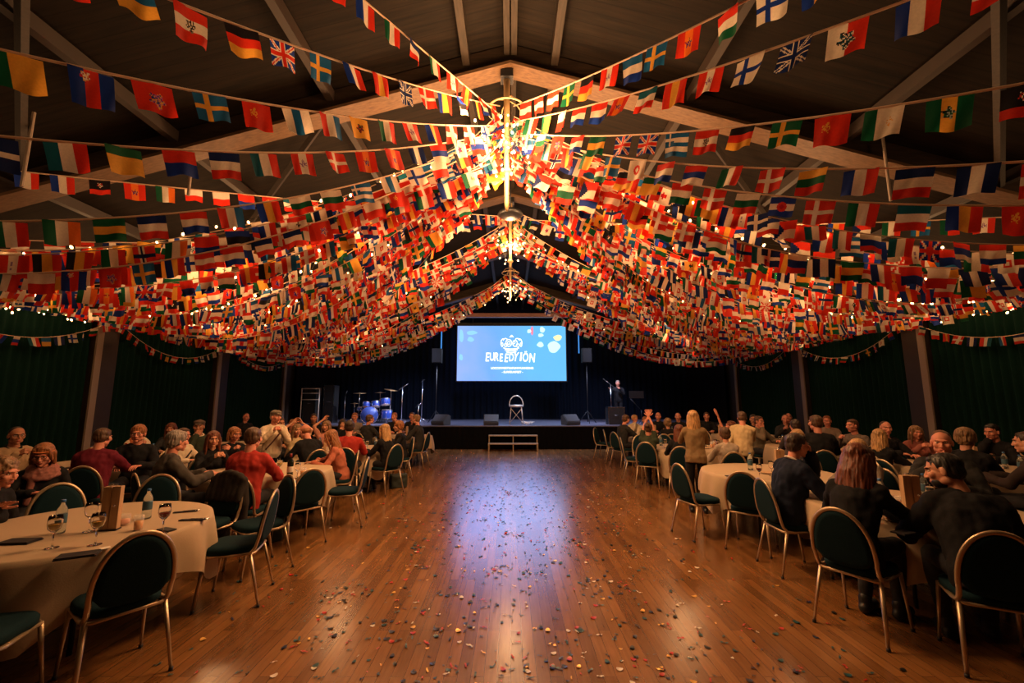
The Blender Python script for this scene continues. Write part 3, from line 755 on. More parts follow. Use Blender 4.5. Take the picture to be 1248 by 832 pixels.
# ------------------------------------------------------------------ banquet chairs
def make_chair():
    root = empty('banquet_chair')
    def back(t, w=.208, z0=.57, h=.345, off=0):
        """point on the arched back outline; t 0..1 from left foot of arch to right"""
        a = PI*(1-t); x = (w+off)*math.cos(a); z = z0 + (h+off)*max(0,math.sin(a))**.85
        return V((x, -.215 - (z-.46)*.17, z))
    # arch + rails in one bent tube
    L = []
    for s in (-1,):
        L += [V((-.195,.10,.425)), V((-.205,-.10,.425)), V((-.205,-.17,.435)), V((-.203,-.205,.475)), V((-.203,-.222,.53))]
    arch = [back(i/22) for i in range(23)]
    Rr = [V((-p.x,p.y,p.z)) for p in L[::-1]]
    bm = bmesh.new(); tube(bm, L+arch+Rr, .0165, n=8, flat=.75); obj('back_frame', bm, M_GOLD, root)
    # pad: fills the arch
    bm = bmesh.new(); n = 26
    def pad(k, d):
        ring = []
        for i in range(n+1):
            p = back(i/n, off=-.016-.012*k); ring.append(p + V((0,d,0)))
        for i in range(1,9):
            t = i/9; x = (.189-.012*k)*(1-2*t)
            z = .57 - (.085-.012*k)*math.sin(PI*t)**.35
            ring.append(V((x, -.215-(z-.46)*.17 + d, z)))
        return ring
    rings = [pad(3,-.018), pad(.6,-.015), pad(0,-.004), pad(0,.014), pad(.6,.028), pad(3,.036)]
    ring_loft(bm, rings); bmesh.ops.recalc_face_normals(bm, faces=bm.faces); obj('backrest', bm, M_UPH, root)
    # seat pad
    bm = bmesh.new()
    def seat(k, z):
        ring = []
        for i in range(40):
            a = 2*PI*i/40; c, s = math.cos(a), math.sin(a)
            w = .215 if s > 0 else .20
            x = w*math.copysign(abs(c)**.55, c); y = .215*math.copysign(abs(s)**.6, s)
            ring.append(V((x*(1-k), .01+y*(1-k), z)))
        return ring
    ring_loft(bm, [seat(.06,.432), seat(.0,.442), seat(0,.472), seat(.05,.488), seat(.25,.496), seat(.6,.499)]); obj('seat', bm, M_UPH, root)
    bm = bmesh.new(); tube(bm, [(-.2,-.17,.425),(-.2,.17,.425),(-.17,.2,.425),(.17,.2,.425),(.2,.17,.425),(.2,-.17,.425),(.17,-.195,.425),(-.17,-.195,.425)], .011, n=6, closed=True); obj('seat_frame', bm, M_GOLD, root)
    for sx in (-1,1):
        for (y0,y1,x1) in ((-.17,-.27,.235),(.17,.225,.215)):
            bm = bmesh.new(); tube(bm, [(sx*.197,y0,.43),(sx*x1,y1,.012)], [.017,.012], n=6, flat=.8); l = obj('leg', bm, M_GOLD, root)
            bm = bmesh.new(); cyl(bm, (sx*x1,y1,0),(sx*x1,y1,.022), .014, n=8); obj('foot_cap', bm, M_BLACKP, l)
    return root
CH0 = make_chair(); index_children(CH0)
first = [True]
def chair(x, y, h, label, group='banquet chairs around the tables'):
    if first[0]: o = CH0; first[0] = False
    else: o = copy_tree(CH0)
    o.location = (x,y,0); o.rotation_euler = (0,0,R(h-90)); tag(o, label, 'chair', group)
    return o

TB = {'A':(-3.45,3.62),'B':(-3.5,6.35),'E':(-6.6,7.2),'C':(-3.3,9.1),'D':(-3.1,12.4),'F':(-6.3,10.2),'G':(-6.2,13.4),
      'RA':(3.85,4.3),'RB':(3.65,6.25),'RE':(6.95,6.75),'RC':(3.85,9.4),'RD':(4.2,12.3),'RF':(6.6,9.6),'RG':(6.9,12.9)}
TN = {'A':'the front left table','B':'the second left table by the dance floor','E':'the left table near the wall behind the front one','C':'the third left table by the dance floor','D':'the left table next to the stage','F':'the middle left table along the wall','G':'the far left table along the wall',
      'RA':'the front right table','RB':'the second right table by the dance floor','RE':'the right table nearest the wall curtain','RC':'the third right table by the dance floor','RD':'the right table next to the stage','RF':'the middle right table along the wall','RG':'the far right table along the wall'}
TR = .86; TZ = .752
def make_table():
    root = empty('round_table')
    bm = bmesh.new(); lathe(bm, [(0,.715),(TR-.02,.715),(TR-.006,.722),(TR-.004,.738),(TR-.02,.745),(0,.745)], n=48); obj('tabletop', bm, M_DKMETAL, root)
    for k in range(4):
        a = PI/4+k*PI/2; c, s = math.cos(a), math.sin(a)
        bm = bmesh.new(); cyl(bm, (c*.48,s*.48,.715),(c*.55,s*.55,0), .016, n=8); obj('leg', bm, M_DKMETAL, root)
        bm = bmesh.new(); cyl(bm, (c*.53,s*.53,.16),(0,0,.60), .009, n=6); obj('brace', bm, M_DKMETAL, root)
    return root
T0 = make_table(); index_children(T0); tfirst = True
def cloth_mesh(rot, seed):
    r = random.Random(seed); nt = 120
    ph = [r.uniform(0,6.28) for _ in range(5)]
    bm = bmesh.new(); rings = []
    half = 1.17
    rad = [.25,.5,.7,TR-.03]
    def drop(a):
        b = a+rot; L = half/max(abs(math.cos(b)), abs(math.sin(b))) - TR
        return min(.52, .30+.6*max(0,L-.30)) + .012*math.sin(3*a+ph[0])
    def fold(a): return .5+.5*math.sin(13*a+2.2*math.sin(2*a+ph[1])+ph[2]) 
    ctr = bm.verts.new((0,0,TZ))
    P = []
    for q in rad: P.append([bm.verts.new((q*math.cos(2*PI*i/nt), q*math.sin(2*PI*i/nt), TZ+.0008*math.sin(i+q*9))) for i in range(nt)])
    for t in (0,.06,.18,.35,.55,.75,.9,1):
        row = []
        for i in range(nt):
            a = 2*PI*i/nt; d = drop(a); z = TZ-.004 - d*t - (.006 if t>0 else 0)
            f = fold(a); k = min(1,t*1.6)
            b = a+rot; corner = max(0, abs(math.sin(2*b))-.6)
            q = TR + .004 + .012*min(1,t*8) + k*(.055*f-.008) + corner*.05*k
            row.append(bm.verts.new((q*math.cos(a), q*math.sin(a), z)))
        P.append(row)
    for i in range(nt): bm.faces.new((ctr, P[0][i], P[0][(i+1)%nt]))
    for j in range(len(P)-1):
        for i in range(nt): bm.faces.new((P[j][i], P[j+1][i], P[j+1][(i+1)%nt], P[j][(i+1)%nt]))
    return mesh_from(bm, 'tablecloth', M_CLOTH)
for i, (k, (x,y)) in enumerate(TB.items()):
    o = T0 if i == 0 else copy_tree(T0)
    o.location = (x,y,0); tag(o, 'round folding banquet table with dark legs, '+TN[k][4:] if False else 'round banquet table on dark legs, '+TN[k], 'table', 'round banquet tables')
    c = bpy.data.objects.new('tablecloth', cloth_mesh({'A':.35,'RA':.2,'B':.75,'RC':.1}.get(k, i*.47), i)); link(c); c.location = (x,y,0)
    tag(c, 'cream cloth draped over '+TN[k], 'tablecloth', 'cream tablecloths')

# ------------------------------------------------------------------ table ware
def G(px, py, z=TZ):
    u = (px-622)/520; v = (416-py)/520
    U = SF+v*CF; F = CF-v*SF; k = (z-1.75)/U
    return V((u*k, F*k, z))
M_WINE = mat('white_wine', (.75,.52,.12), .1, trans=.6); M_REDW = mat('rose_wine', (.30,.03,.02), .1, trans=.3); M_BEER = mat('amber_drink', (.8,.32,.04), .2)
M_LABEL = mat('bottle_label', (.04,.10,.15), .5); M_CAP = mat('bottle_cap', (.05,.16,.42), .4)
M_MENU = make_wood_mat('menu_holder_wood', (.40,.24,.13), (.55,.35,.20), .45, (20,20,2)); M_NAP = mat('dark_napkin', (.016,.012,.014), .8)
M_PAPER = mat('paper_white', (.75,.68,.58), .7); M_PLATE = mat('porcelain', (.72,.66,.58), .25); M_DKGLASS = mat('dark_bottle_glass', (.01,.015,.01), .08)
def mk_glass(name, wine, lvl=.5):
    root = empty(name)
    bm = bmesh.new()
    lathe(bm, [(0,.0),(.034,.0),(.034,.003),(.008,.006),(.0042,.015),(.0042,.085),(.012,.093),(.030,.112),(.037,.14),(.036,.165),(.032,.192),(.0305,.192),(.034,.165),(.035,.14),(.028,.115),(.010,.098),(0,.096)], n=20)
    obj('bowl_and_stem', bm, M_GLASS, root)
    if wine:
        z = .105+.06*lvl; bm = bmesh.new()
        lathe(bm, [(0,.099),(.009,.1),(.0265,.1155),(.0335,.14) if z>.14 else (.031,z-.004),(.0335,z),(0,z)], n=20); obj('drink', bm, wine, root)
    return root
def mk_bottle():
    root = empty('water_bottle')
    bm = bmesh.new(); lathe(bm, [(0,0),(.030,0),(.034,.006),(.034,.06),(.0325,.065),(.034,.07),(.034,.15),(.031,.175),(.018,.205),(.0125,.215),(.0125,.232),(0,.232)], n=22); obj('body', bm, M_BOTTLE, root)
    bm = bmesh.new(); lathe(bm, [(.0343,.075),(.0348,.08),(.0348,.135),(.0343,.14)], n=22); obj('label_band', bm, M_LABEL, root)
    bm = bmesh.new(); lathe(bm, [(0,.226),(.0145,.226),(.0145,.243),(.013,.245),(0,.245)], n=16); obj('cap', bm, M_CAP, root)
    return root
def mk_wbottle():
    root = empty('wine_bottle')
    bm = bmesh.new(); lathe(bm, [(0,0),(.035,0),(.038,.006),(.038,.18),(.033,.205),(.016,.235),(.0145,.25),(.0145,.295),(0,.295)], n=22); obj('body', bm, M_DKGLASS, root)
    bm = bmesh.new(); lathe(bm, [(.0383,.06),(.0388,.063),(.0388,.13),(.0383,.133)], n=22); obj('label_band', bm, M_PAPER, root)
    bm = bmesh.new(); lathe(bm, [(.0148,.255),(.0155,.257),(.0155,.297),(0,.298)], n=16); obj('foil', bm, M_REDW, root)
    return root
def mk_menu():
    root = empty('menu_holder')
    bm = bmesh.new(); box(bm, -.050,-.003,-.022,.022,.008,.285,bev=.003); obj('panel', bm, M_MENU, root, smooth=False)
    bm = bmesh.new(); box(bm, .003,.050,-.022,.022,.008,.285,bev=.003); p = obj('panel', bm, M_MENU, root, smooth=False)
    bm = bmesh.new(); ellipsoid(bm, (.026,-.028,.16), .008, seg=10, rings=6); obj('knob', bm, M_CHROME, p)
    bm = bmesh.new(); box(bm, -.055,.055,-.03,.03,0,.008,bev=.002); obj('base', bm, M_NAP, root, smooth=False)
    bm = bmesh.new(); tube(bm, [(-.02,0,.286),(-.02,0,.296),(.02,0,.296),(.02,0,.286)], .004, n=6); obj('clip', bm, M_CHROME, root)
    return root
def mk_flat(name, w, d, h, m, fold=False):
    root = empty(name); bm = bmesh.new(); box(bm, -w/2,w/2,-d/2,d/2,0,h,bev=min(.003,h*.4)); obj('cloth' if fold else 'body', bm, m, root, smooth=False)
    return root
def mk_napkin():
    root = empty('folded_napkin')
    bm = bmesh.new(); box(bm, -.085,.085,-.05,.05,0,.006,bev=.002); obj('lower_fold', bm, M_NAP, root, smooth=False)
    bm = bmesh.new(); box(bm, -.083,.08,-.048,.046,.0065,.012,bev=.002); obj('upper_fold', bm, M_NAP, root, smooth=False)
    return root
def mk_plate():
    root = empty('dessert_plate'); bm = bmesh.new(); lathe(bm, [(0,.003),(.05,.003),(.055,.0),(.06,.003),(.095,.014),(.095,.017),(.06,.008),(0,.007)], n=28); obj('dish', bm, M_PLATE, root)
    bm = bmesh.new(); lathe(bm, [(.0905,.0158),(.0945,.0178),(.0955,.0172),(.0955,.0155)], n=28); obj('rim', bm, M_MENU, root)
    return root
def mk_candle():
    root = empty('candle_jar'); bm = bmesh.new(); lathe(bm, [(0,0),(.03,0),(.036,.01),(.036,.075),(.033,.078),(.033,.012),(0,.008)], n=20); obj('jar', bm, M_GLASS2, root)
    bm = bmesh.new(); lathe(bm, [(0,.010),(.0315,.010),(.0315,.04),(0,.042)], n=20); obj('wax', bm, mat('candle_wax',(.7,.3,.2),.5), root)
    bm = bmesh.new(); cyl(bm, (0,0,.042),(0,0,.052), .0015, n=6); obj('wick', bm, M_BLACKP, root)
    return root
def mk_tumbler():
    root = empty('drinking_glass'); bm = bmesh.new(); lathe(bm, [(0,0),(.028,0),(.031,.004),(.036,.125),(.0345,.125),(.0295,.008),(0,.006)], n=20); obj('tumbler', bm, M_GLASS2, root)
    bm = bmesh.new(); lathe(bm, [(0,.0075),(.029,.009),(.0322,.075),(0,.075)], n=20); obj('drink', bm, M_BEER, root)
    return root
def mk_cutlery():
    root = empty('cutlery_set')
    bm = bmesh.new(); box(bm, -.10,.10,-.022,.022,0,.008,bev=.003); obj('sleeve', bm, M_NAP, root, smooth=False)
    bm = bmesh.new(); tube(bm, [(-.02,.006,.012),(.09,.006,.012),(.125,.006,.010)], [.004,.005,.008], n=6, flat=.4); obj('knife', bm, M_CHROME, root)
    bm = bmesh.new(); tube(bm, [(-.02,-.008,.012),(.08,-.008,.012),(.12,-.008,.010)], [.004,.003,.008], n=6, flat=.4); obj('fork', bm, M_CHROME, root)
    return root
KIT = {'rose': lambda: mk_glass('wine_glass', M_REDW, .5), 'white': lambda: mk_glass('wine_glass', M_WINE, .6), 'empty': lambda: mk_glass('wine_glass', None), 'bottle': mk_bottle, 'wbottle': mk_wbottle, 'menu': mk_menu,
       'napkin': mk_napkin, 'phone': lambda: mk_flat('mobile_phone', .075,.15,.009, M_BLACKP), 'plate': mk_plate, 'candle': mk_candle, 'tumbler': mk_tumbler, 'cutlery': mk_cutlery, 'paper': lambda: mk_flat('paper_napkin', .11,.11,.004, M_PAPER)}
CATS = {'rose':'wine glass','white':'wine glass','empty':'wine glass','bottle':'water bottle','wbottle':'wine bottle','menu':'menu holder','napkin':'napkin','phone':'phone','plate':'plate','candle':'candle jar','tumbler':'glass','cutlery':'cutlery','paper':'paper napkin'}
DESC = {'rose':'stemmed glass of rose wine','white':'stemmed glass of white wine','empty':'empty stemmed wine glass','bottle':'clear water bottle with blue cap','wbottle':'dark wine bottle with pale label','menu':'upright wooden menu holder','napkin':'folded dark napkin','phone':'black mobile phone','plate':'small round plate','candle':'small candle jar','tumbler':'tumbler of amber drink','cutlery':'cutlery in a dark sleeve','paper':'white paper napkin'}
PROTO = {}
def item(kind, p, rz=0, label=None, group=None, sc=1):
    if kind not in PROTO:
        PROTO[kind] = KIT[kind](); index_children(PROTO[kind]); o = PROTO[kind]
    else: o = copy_tree(PROTO[kind])
    o.location = (p[0],p[1],(p[2] if len(p) > 2 else TZ)+.003); o.rotation_euler = (0,0,rz); o.scale = (sc,sc,sc)
    tag(o, label, CATS[kind])
    if group: o['group'] = group
    elif 'group' in o: del o['group']
    return o
for kind, px, py, rz, lab, sc in [
    ('bottle',72,650,0,'water bottle at the left of the front left table',1.0), ('bottle',178,632,0,'water bottle right of the menu holder on the front left table',1.0),
    ('menu',133,646,.25,'tall wooden menu holder in the middle of the front left table',1.15),
    ('white',116,664,0,'white wine glass in front of the menu holder, front left table',1.1), ('empty',108,648,0,'empty wine glass left of the menu holder, front left table',1.1),
    ('white',63,668,0,'white wine glass beside the left water bottle, front left table',1.1), ('rose',198,650,0,'wine glass with rose drink at the right of the front left table',1.1),
    ('candle',151,640,0,'candle jar right of the menu holder on the front left table',1.1), ('tumbler',168,646,0,'tumbler among the glasses right of the candle, front left table',.9),
    ('napkin',95,678,.5,'folded dark napkin at the near edge of the front left table',1.2), ('napkin',24,661,.1,'folded dark napkin at the left end of the front left table',1.2),
    ('cutlery',235,634,.15,'cutlery in dark sleeve at the right rim of the front left table',1.0), ('cutlery',226,624,.4,'cutlery lying at the far right of the front left table',.9),
    ('phone',203,646,1.2,'black phone beside the rose wine glass on the front left table',.9), ('paper',176,658,.3,'crumpled white paper napkin near the chair back, front left table',.6), ('paper',128,668,.9,'white paper scrap below the white wine glass, front left table',.5),
    ('bottle',1076,622,0,'water bottle on the front right table beside red hair',1.15), ('menu',1114,632,-.2,'tall wooden menu holder on the front right table',1.25), ('tumbler',1124,640,0,'tumbler of amber drink before the menu holder, front right table',1.1),
    ('empty',1136,616,0,'empty wine glass beside the menu holder, front right table',1.0), ('candle',1095,616,0,'candle jar behind the bottle on the front right table',1.1), ('bottle',1128,607,0,'second water bottle behind the menu holder, front right table',1.0),
    ('phone',1098,637,1.0,'black phone in the middle of the front right table',1.0), ('napkin',1103,650,.3,'folded dark napkin at the near edge of the front right table',1.0), ('tumbler',1085,634,0,'tumbler left of the phone on the front right table',.9),
    ('wbottle',353,581,0,'dark wine bottle on the second left table by the dance floor',1.0), ('empty',362,583,0,'empty glass beside the dark wine bottle, second left table',1.0), ('tumbler',369,581,0,'amber tumbler by the dark wine bottle, second left table',1.0),
    ('napkin',268,587,.2,'folded dark napkin before the smiling woman, second left table',1.1), ('plate',300,578,0,'small plate behind the man in the red jacket',1.0), ('phone',380,584,.8,'black phone near the empty chair on the second left table',1.0), ('white',340,577,0,'white wine glass beside the red jacket, second left table',1.0),
    ('menu',952,578,-.1,'wooden menu holder on the second right table by the dance floor',1.15), ('empty',941,580,0,'empty glass left of the menu holder, second right table',1.0), ('plate',935,577,0,'small plate on the second right table',1.0),
    ('cutlery',893,580,.1,'cutlery in dark sleeve at the left of the second right table',1.0), ('bottle',915,573,0,'water bottle in the middle of the second right table',1.0), ('candle',944,587,0,'candle jar near the empty chair, second right table',1.0), ('phone',912,584,1,'black phone on the second right table',1.0), ('rose',926,584,0,'rose wine glass in the middle of the second right table',1.0)]:
    item(kind, G(px,py), rz, lab, None, sc)
ri = random.Random(21)
for k in ('E','C','D','F','G','RE','RC','RD','RF','RG'):
    tx, ty = TB[k]
    lst = ['bottle','bottle','menu','white','white','rose','empty','empty','tumbler','candle','plate','plate','napkin','paper','wbottle' if k in ('E','RE','C') else 'tumbler']
    used = []
    for kind in lst:
        for _ in range(60):
            a = ri.uniform(0,6.28); q = math.sqrt(ri.uniform(.01,.5))
            p = (tx+q*math.cos(a), ty+q*math.sin(a))
            if all(math.hypot(p[0]-u[0],p[1]-u[1]) > .17 for u in used): break
        used.append(p)
        item(kind, p, ri.uniform(0,3), '%s on %s' % (DESC[kind].replace(' with blue cap','').replace(' with pale label',''), TN[k]), '%s pieces on %s' % (CATS[kind], TN[k]))

# confetti on the dance floor
CC = [('teal',(.01,.07,.09)),('dark blue',(.01,.02,.06)),('red',(.45,.02,.015)),('gold',(.75,.42,.10)),('white',(.7,.6,.5)),('black',(.012,.012,.012))]
CM = [mat('confetti_'+n.replace(' ','_'), c, .35, metal=.4 if n=='gold' else 0) for n, c in CC]
def scrap(bm, c, rz, kind, sz, r):
    M = Matrix.Translation(c) @ Matrix.Rotation(rz,4,'Z')
    if kind == 0:   # curled disc
        n = 9; pts = [M @ V((sz*math.cos(2*PI*i/n), sz*.8*math.sin(2*PI*i/n), .002+.3*sz*abs(math.cos(2*PI*i/n))**2)) for i in range(n)]
        cv = bm.verts.new(M @ V((0,0,.002))); vs = [bm.verts.new(p) for p in pts]
        for i in range(n): bm.faces.new((cv, vs[i], vs[(i+1)%n]))
    else:           # twisted strip
        m = 7; w = sz*.28; L = sz*(2.2 if kind == 1 else 1.3); prev = None; b = r.uniform(-2,2)
        for i in range(m+1):
            t = i/m; x = (t-.5)*L; y = b*.18*L*(t-.5)**2; z = .002+.3*sz*abs(math.sin(t*5+b))
            a = bm.verts.new(M @ V((x,y-w,z))); d = bm.verts.new(M @ V((x,y+w,.002+.25*sz*abs(math.cos(t*4+b)))))
            if prev: bm.faces.new((prev[0], a, d, prev[1]))
            prev = (a, d)
SM = []
rc = random.Random(77)
for k in range(12):
    bm = bmesh.new(); scrap(bm, V((0,0,0)), 0, k%3, .017, rc); SM.append(bm)
SMM = {}
def confetti_pos(r):
    while True:
        y = 2.7 + 11*r.random()**1.5
        w = 2.2 if y < 5 else 2.0
        x = r.gauss(.1, 1.3)
        if abs(x) < w+.5: return x, y
pos = sorted([confetti_pos(rc) for _ in range(1700)], key=lambda p: p[1])
cl = [(rc.uniform(-1.6,1.9), rc.uniform(3,9.5)) for _ in range(60)]
for cx, cy in cl:
    for _ in range(7): pos.append((cx+rc.gauss(0,.07), cy+rc.gauss(0,.07)))
pos.sort(key=lambda p: p[1])
for i, (x, y) in enumerate(pos[:300]):
    ci = rc.choices(range(6), [5,3,3,1.2,1.6,3])[0]; k = rc.randrange(12)
    if (k,ci) not in SMM: SMM[(k,ci)] = mesh_from(SM[k].copy(), 'confetti', CM[ci])
    o = bpy.data.objects.new('confetti_piece', SMM[(k,ci)]); link(o); s_ = rc.uniform(.6,1.45)
    o.location = (x,y,.001); o.rotation_euler = (0,0,rc.uniform(0,6.28)); o.scale = (s_,s_,s_)
    tag(o, 'small scrap of %s confetti lying on the near dance floor' % CC[ci][0], 'confetti', '%s confetti scraps on the floor' % CC[ci][0])
bm = bmesh.new(); rest = pos[300:]
for x, y in rest:
    f0 = len(bm.faces); scrap(bm, V((x,y,.001)), rc.uniform(0,6.28), rc.randrange(3), .017*rc.uniform(.8,1.6), rc)
    bm.faces.ensure_lookup_table(); ci = rc.choices(range(6), [5,3,3,1.2,1.6,3])[0]
    for f in bm.faces[f0:]: f.material_index = ci
o = obj('confetti_litter', bm, CM); tag(o, 'coloured confetti litter over the far part of the dance floor', 'confetti', kind='stuff')
for b in SM: b.free()

# ------------------------------------------------------------------ stage equipment
DK = .84
M_DRUMB = mat('drum_shell_blue', (.02,.07,.42), .25, coat=.5); M_HEAD = mat('drum_head', (.72,.60,.58), .5); M_CYM = mat('cymbal_bronze', (.75,.45,.22), .3, metal=.9)
def drum(bm, c, r, h, tilt=(0,0,0), mi=0):
    M = Matrix.Translation(c) @ Euler(tilt).to_matrix().to_4x4()
    lathe(bm, [(0,-h/2),(r*.97,-h/2),(r,-h/2+.01),(r,h/2-.01),(r*.97,h/2),(0,h/2)], n=28, M=M, mi=mi)
kit = empty('drum_kit', (-5.55,17.6,DK), R(8), 'blue drum kit with cymbals on the left of the stage', 'drum kit')
M_HEADB = mat('drum_head_blue', (.05,.10,.38), .4)
def piece(name, c, r, h, tilt=(0,0,0), hm=None):
    bm = bmesh.new(); drum(bm, c, r, h, tilt); p = obj(name, bm, M_DRUMB, kit)
    M = Matrix.Translation(c) @ Euler(tilt).to_matrix().to_4x4()
    for s in (-1,1):
        bm = bmesh.new(); lathe(bm, [(0,s*(h/2+.001)),(r*.96,s*(h/2+.001)),(r*.96,s*(h/2+.004)),(0,s*(h/2+.004))], n=28, M=M); obj('drum_head', bm, hm or M_HEAD, p)
        bm = bmesh.new(); tube(bm, [M @ V(((r+.006)*math.cos(2*PI*i/28), (r+.006)*math.sin(2*PI*i/28), s*(h/2-.008))) for i in range(28)], .011, n=6, closed=True); obj('hoop', bm, M_CHROME, p)
    for i in range(8):
        bm = bmesh.new(); a = 2*PI*i/8; cyl(bm, M @ V(((r+.008)*math.cos(a),(r+.008)*math.sin(a),-h/2+.02)), M @ V(((r+.008)*math.cos(a),(r+.008)*math.sin(a),h/2-.02)), .006, n=5); obj('lug', bm, M_CHROME, p)
    return p
piece('bass_drum', (-.15,-.1,.34), .33, .42, (PI/2,0,.12), M_HEADB); piece('tom', (-.30,-.05,.74), .15, .2, (-.35,.1,0)); piece('tom', (.06,-.05,.76), .16, .22, (-.35,-.1,0)); piece('floor_tom', (.50,.0,.36), .20, .36); piece('snare_drum', (-.55,.25,.58), .17, .13)
piece('tom', (.42,.0,.86), .19, .26, (-.2,-.1,0))
def cym(c, r, tilt):
    bm = bmesh.new(); M = Matrix.Translation(c) @ Euler(tilt).to_matrix().to_4x4(); lathe(bm, [(0,.02),(.03,.018),(.05,.004),(r,-.012),(r,-.015),(.05,0),(0,.012)], n=30, M=M); p = obj('cymbal', bm, M_CYM, kit)
    bm = bmesh.new(); cyl(bm, (c[0],c[1],c[2]+.05),(c[0],c[1],.35), .011, n=8)
    for a in range(3): cyl(bm, (c[0],c[1],.4),(c[0]+.26*math.cos(a*2.09),c[1]+.26*math.sin(a*2.09),.01), .009, n=6)
    obj('stand', bm, M_CHROME, p)
cym((-.62,.1,1.22), .26, (.08,0,0)); cym((.62,.15,1.36), .28, (.1,.15,0)); cym((.15,.4,1.25), .22, (.05,0,0)); cym((-.85,.35,.80), .17, (0,0,0))
bm = bmesh.new(); box(bm, -.25,.25,-.2,.2,0,.05); bm.free()
st = empty('drum_stool', (-5.4,18.35,DK), 0, 'round drum stool behind the blue drum kit', 'stool'); bm = bmesh.new(); lathe(bm, [(0,.46),(.15,.46),(.17,.49),(.17,.53),(.14,.55),(0,.55)], n=20); obj('seat', bm, M_BLACKP, st)
for a in range(3):
    bm = bmesh.new(); cyl(bm, (0,0,.3),(.24*math.cos(a*2.09),.24*math.sin(a*2.09),.01), .012, n=6); obj('leg', bm, M_CHROME, st)
bm = bmesh.new(); cyl(bm, (0,0,.29),(0,0,.47), .02, n=8); obj('post', bm, M_CHROME, st)
def micstand(x, y, h, boom, label, rz=0, z0=DK):
    r = empty('microphone_stand', (x,y,z0), rz, label, 'microphone stand')
    bm = bmesh.new(); cyl(bm, (0,0,.12),(0,0,h), .011, n=8); obj('pole', bm, M_CHROME, r)
    for a in range(3):
        bm = bmesh.new(); cyl(bm, (0,0,.22),(.28*math.cos(a*2.09),.28*math.sin(a*2.09),.008), .009, n=6); obj('leg', bm, M_CHROME, r)
    e = V((boom*.4,0,h+boom*.35)) if boom else V((0,0,h+.02))
    if boom:
        bm = bmesh.new(); cyl(bm, V((-boom*.5,0,h-boom*.3)), e, .008, n=6); obj('boom', bm, M_CHROME, r)
    bm = bmesh.new(); d = V((.6,0,.5)).normalized() if boom else V((.3,0,.9)).normalized()
    cyl(bm, e, e+d*.13, .011, .016, n=10); ellipsoid(bm, e+d*.155, .028, seg=12, rings=8); obj('microphone', bm, M_BLACKP, r)
    return r
micstand(-4.35,17.3,1.45,-.45,'boom microphone stand right beside the drum kit'); micstand(-3.65,17.8,1.72,-.2,'tall microphone stand left of the screen'); micstand(-3.6,16.9,.75,-.3,'short bent microphone stand near the left floor monitor')
micstand(-6.75,17.6,1.12,0,'straight thin stand at the left end of the drum kit')
micstand(4.15,17.75,1.55,.4,'boom microphone stand in front of the performer', PI)
def wedge(x, y, rz, label, w=.55, m=mat('monitor_black', (.045,.045,.045), .55)):
    r = empty('floor_monitor', (x,y,DK), rz, label, 'speaker')
    bm = bmesh.new(); prof = [(-.22,0),(.20,0),(.24,.12),(-.06,.40),(-.22,.34)]
    a = [bm.verts.new((-w/2,p[0],p[1])) for p in prof]; b = [bm.verts.new((w/2,p[0],p[1])) for p in prof]
    bm.faces.new(a); bm.faces.new(b[::-1])
    for i in range(5): bm.faces.new((a[i],b[i],b[(i+1)%5],a[(i+1)%5]))
    bmesh.ops.recalc_face_normals(bm, faces=bm.faces); bmesh.ops.bevel(bm, geom=list(bm.edges), offset=.012, segments=2, affect='EDGES'); obj('cabinet', bm, m, r, smooth=False)
    bm = bmesh.new(); n = V((0,.28,.30)).normalized(); c = V((0,.09,.26))+n*.004
    M = Matrix.Translation(c) @ n.to_track_quat('Z','Y').to_matrix().to_4x4()
    box(bm, -w/2+.03,w/2-.03,-.17,.17,0,.012, M=M); obj('grille', bm, mat('speaker_grille',(.07,.07,.075),.6,metal=.4,noise_amt=.5,nscale=200), r, smooth=False)
    return r
wedge(-2.62,16.35,R(150),'black wedge floor monitor left of the stage centre',.6); wedge(-.72,16.3,R(180),'low black floor monitor just left of the stage stool',.55); wedge(2.28,16.4,R(205),'black wedge floor monitor right of the stage centre',.6)
def pa(x, y, label):
    r = empty('speaker_on_pole', (x,y,DK), 0, label, 'speaker')
    bm = bmesh.new(); cyl(bm, (0,0,.05),(0,0,2.45), .02, n=8); obj('pole', bm, M_DKMETAL, r)
    for a in range(3):
        bm = bmesh.new(); cyl(bm, (0,0,.5),(.42*math.cos(a*2.09+.5),.42*math.sin(a*2.09+.5),.01), .014, n=6); obj('leg', bm, M_DKMETAL, r)
    bm = bmesh.new(); box(bm, -.2,.2,-.18,.18,2.45,3.05,bev=.02); c = obj('cabinet', bm, mat('speaker_black',(.004,.004,.004),.8,spec=.1), r, smooth=False)
    bm = bmesh.new(); box(bm, -.17,.17,-.192,-.18,2.48,3.02); obj('grille', bm, mat('speaker_mesh',(.007,.007,.008),.8,spec=.1), c, smooth=False)
pa(-3.05,17.7,'black loudspeaker on a thin pole left of the screen'); pa(3.15,17.6,'black loudspeaker on a thin pole right of the screen')
M_LED = mat('led_strip_blue', (.05,.1,.2), .5, emis=((.04,.22,.62), 1.2))
for s, sn in ((-1,'left'),(1,'right')):
    o = empty('led_tube', (s*3.05+(.02 if s>0 else -.05),19.0,3.85), 0, 'vertical blue light tube hanging just %s of the screen' % sn, 'light tube')
    bm = bmesh.new(); cyl(bm, (0,0,0),(0,0,1.25), .028, n=10); obj('tube', bm, M_LED, o)
    bm = bmesh.new(); cyl(bm, (0,0,1.251),(0,0,zroof(3.1)-3.86), .008, n=6); obj('hanger', bm, M_DKMETAL, o)
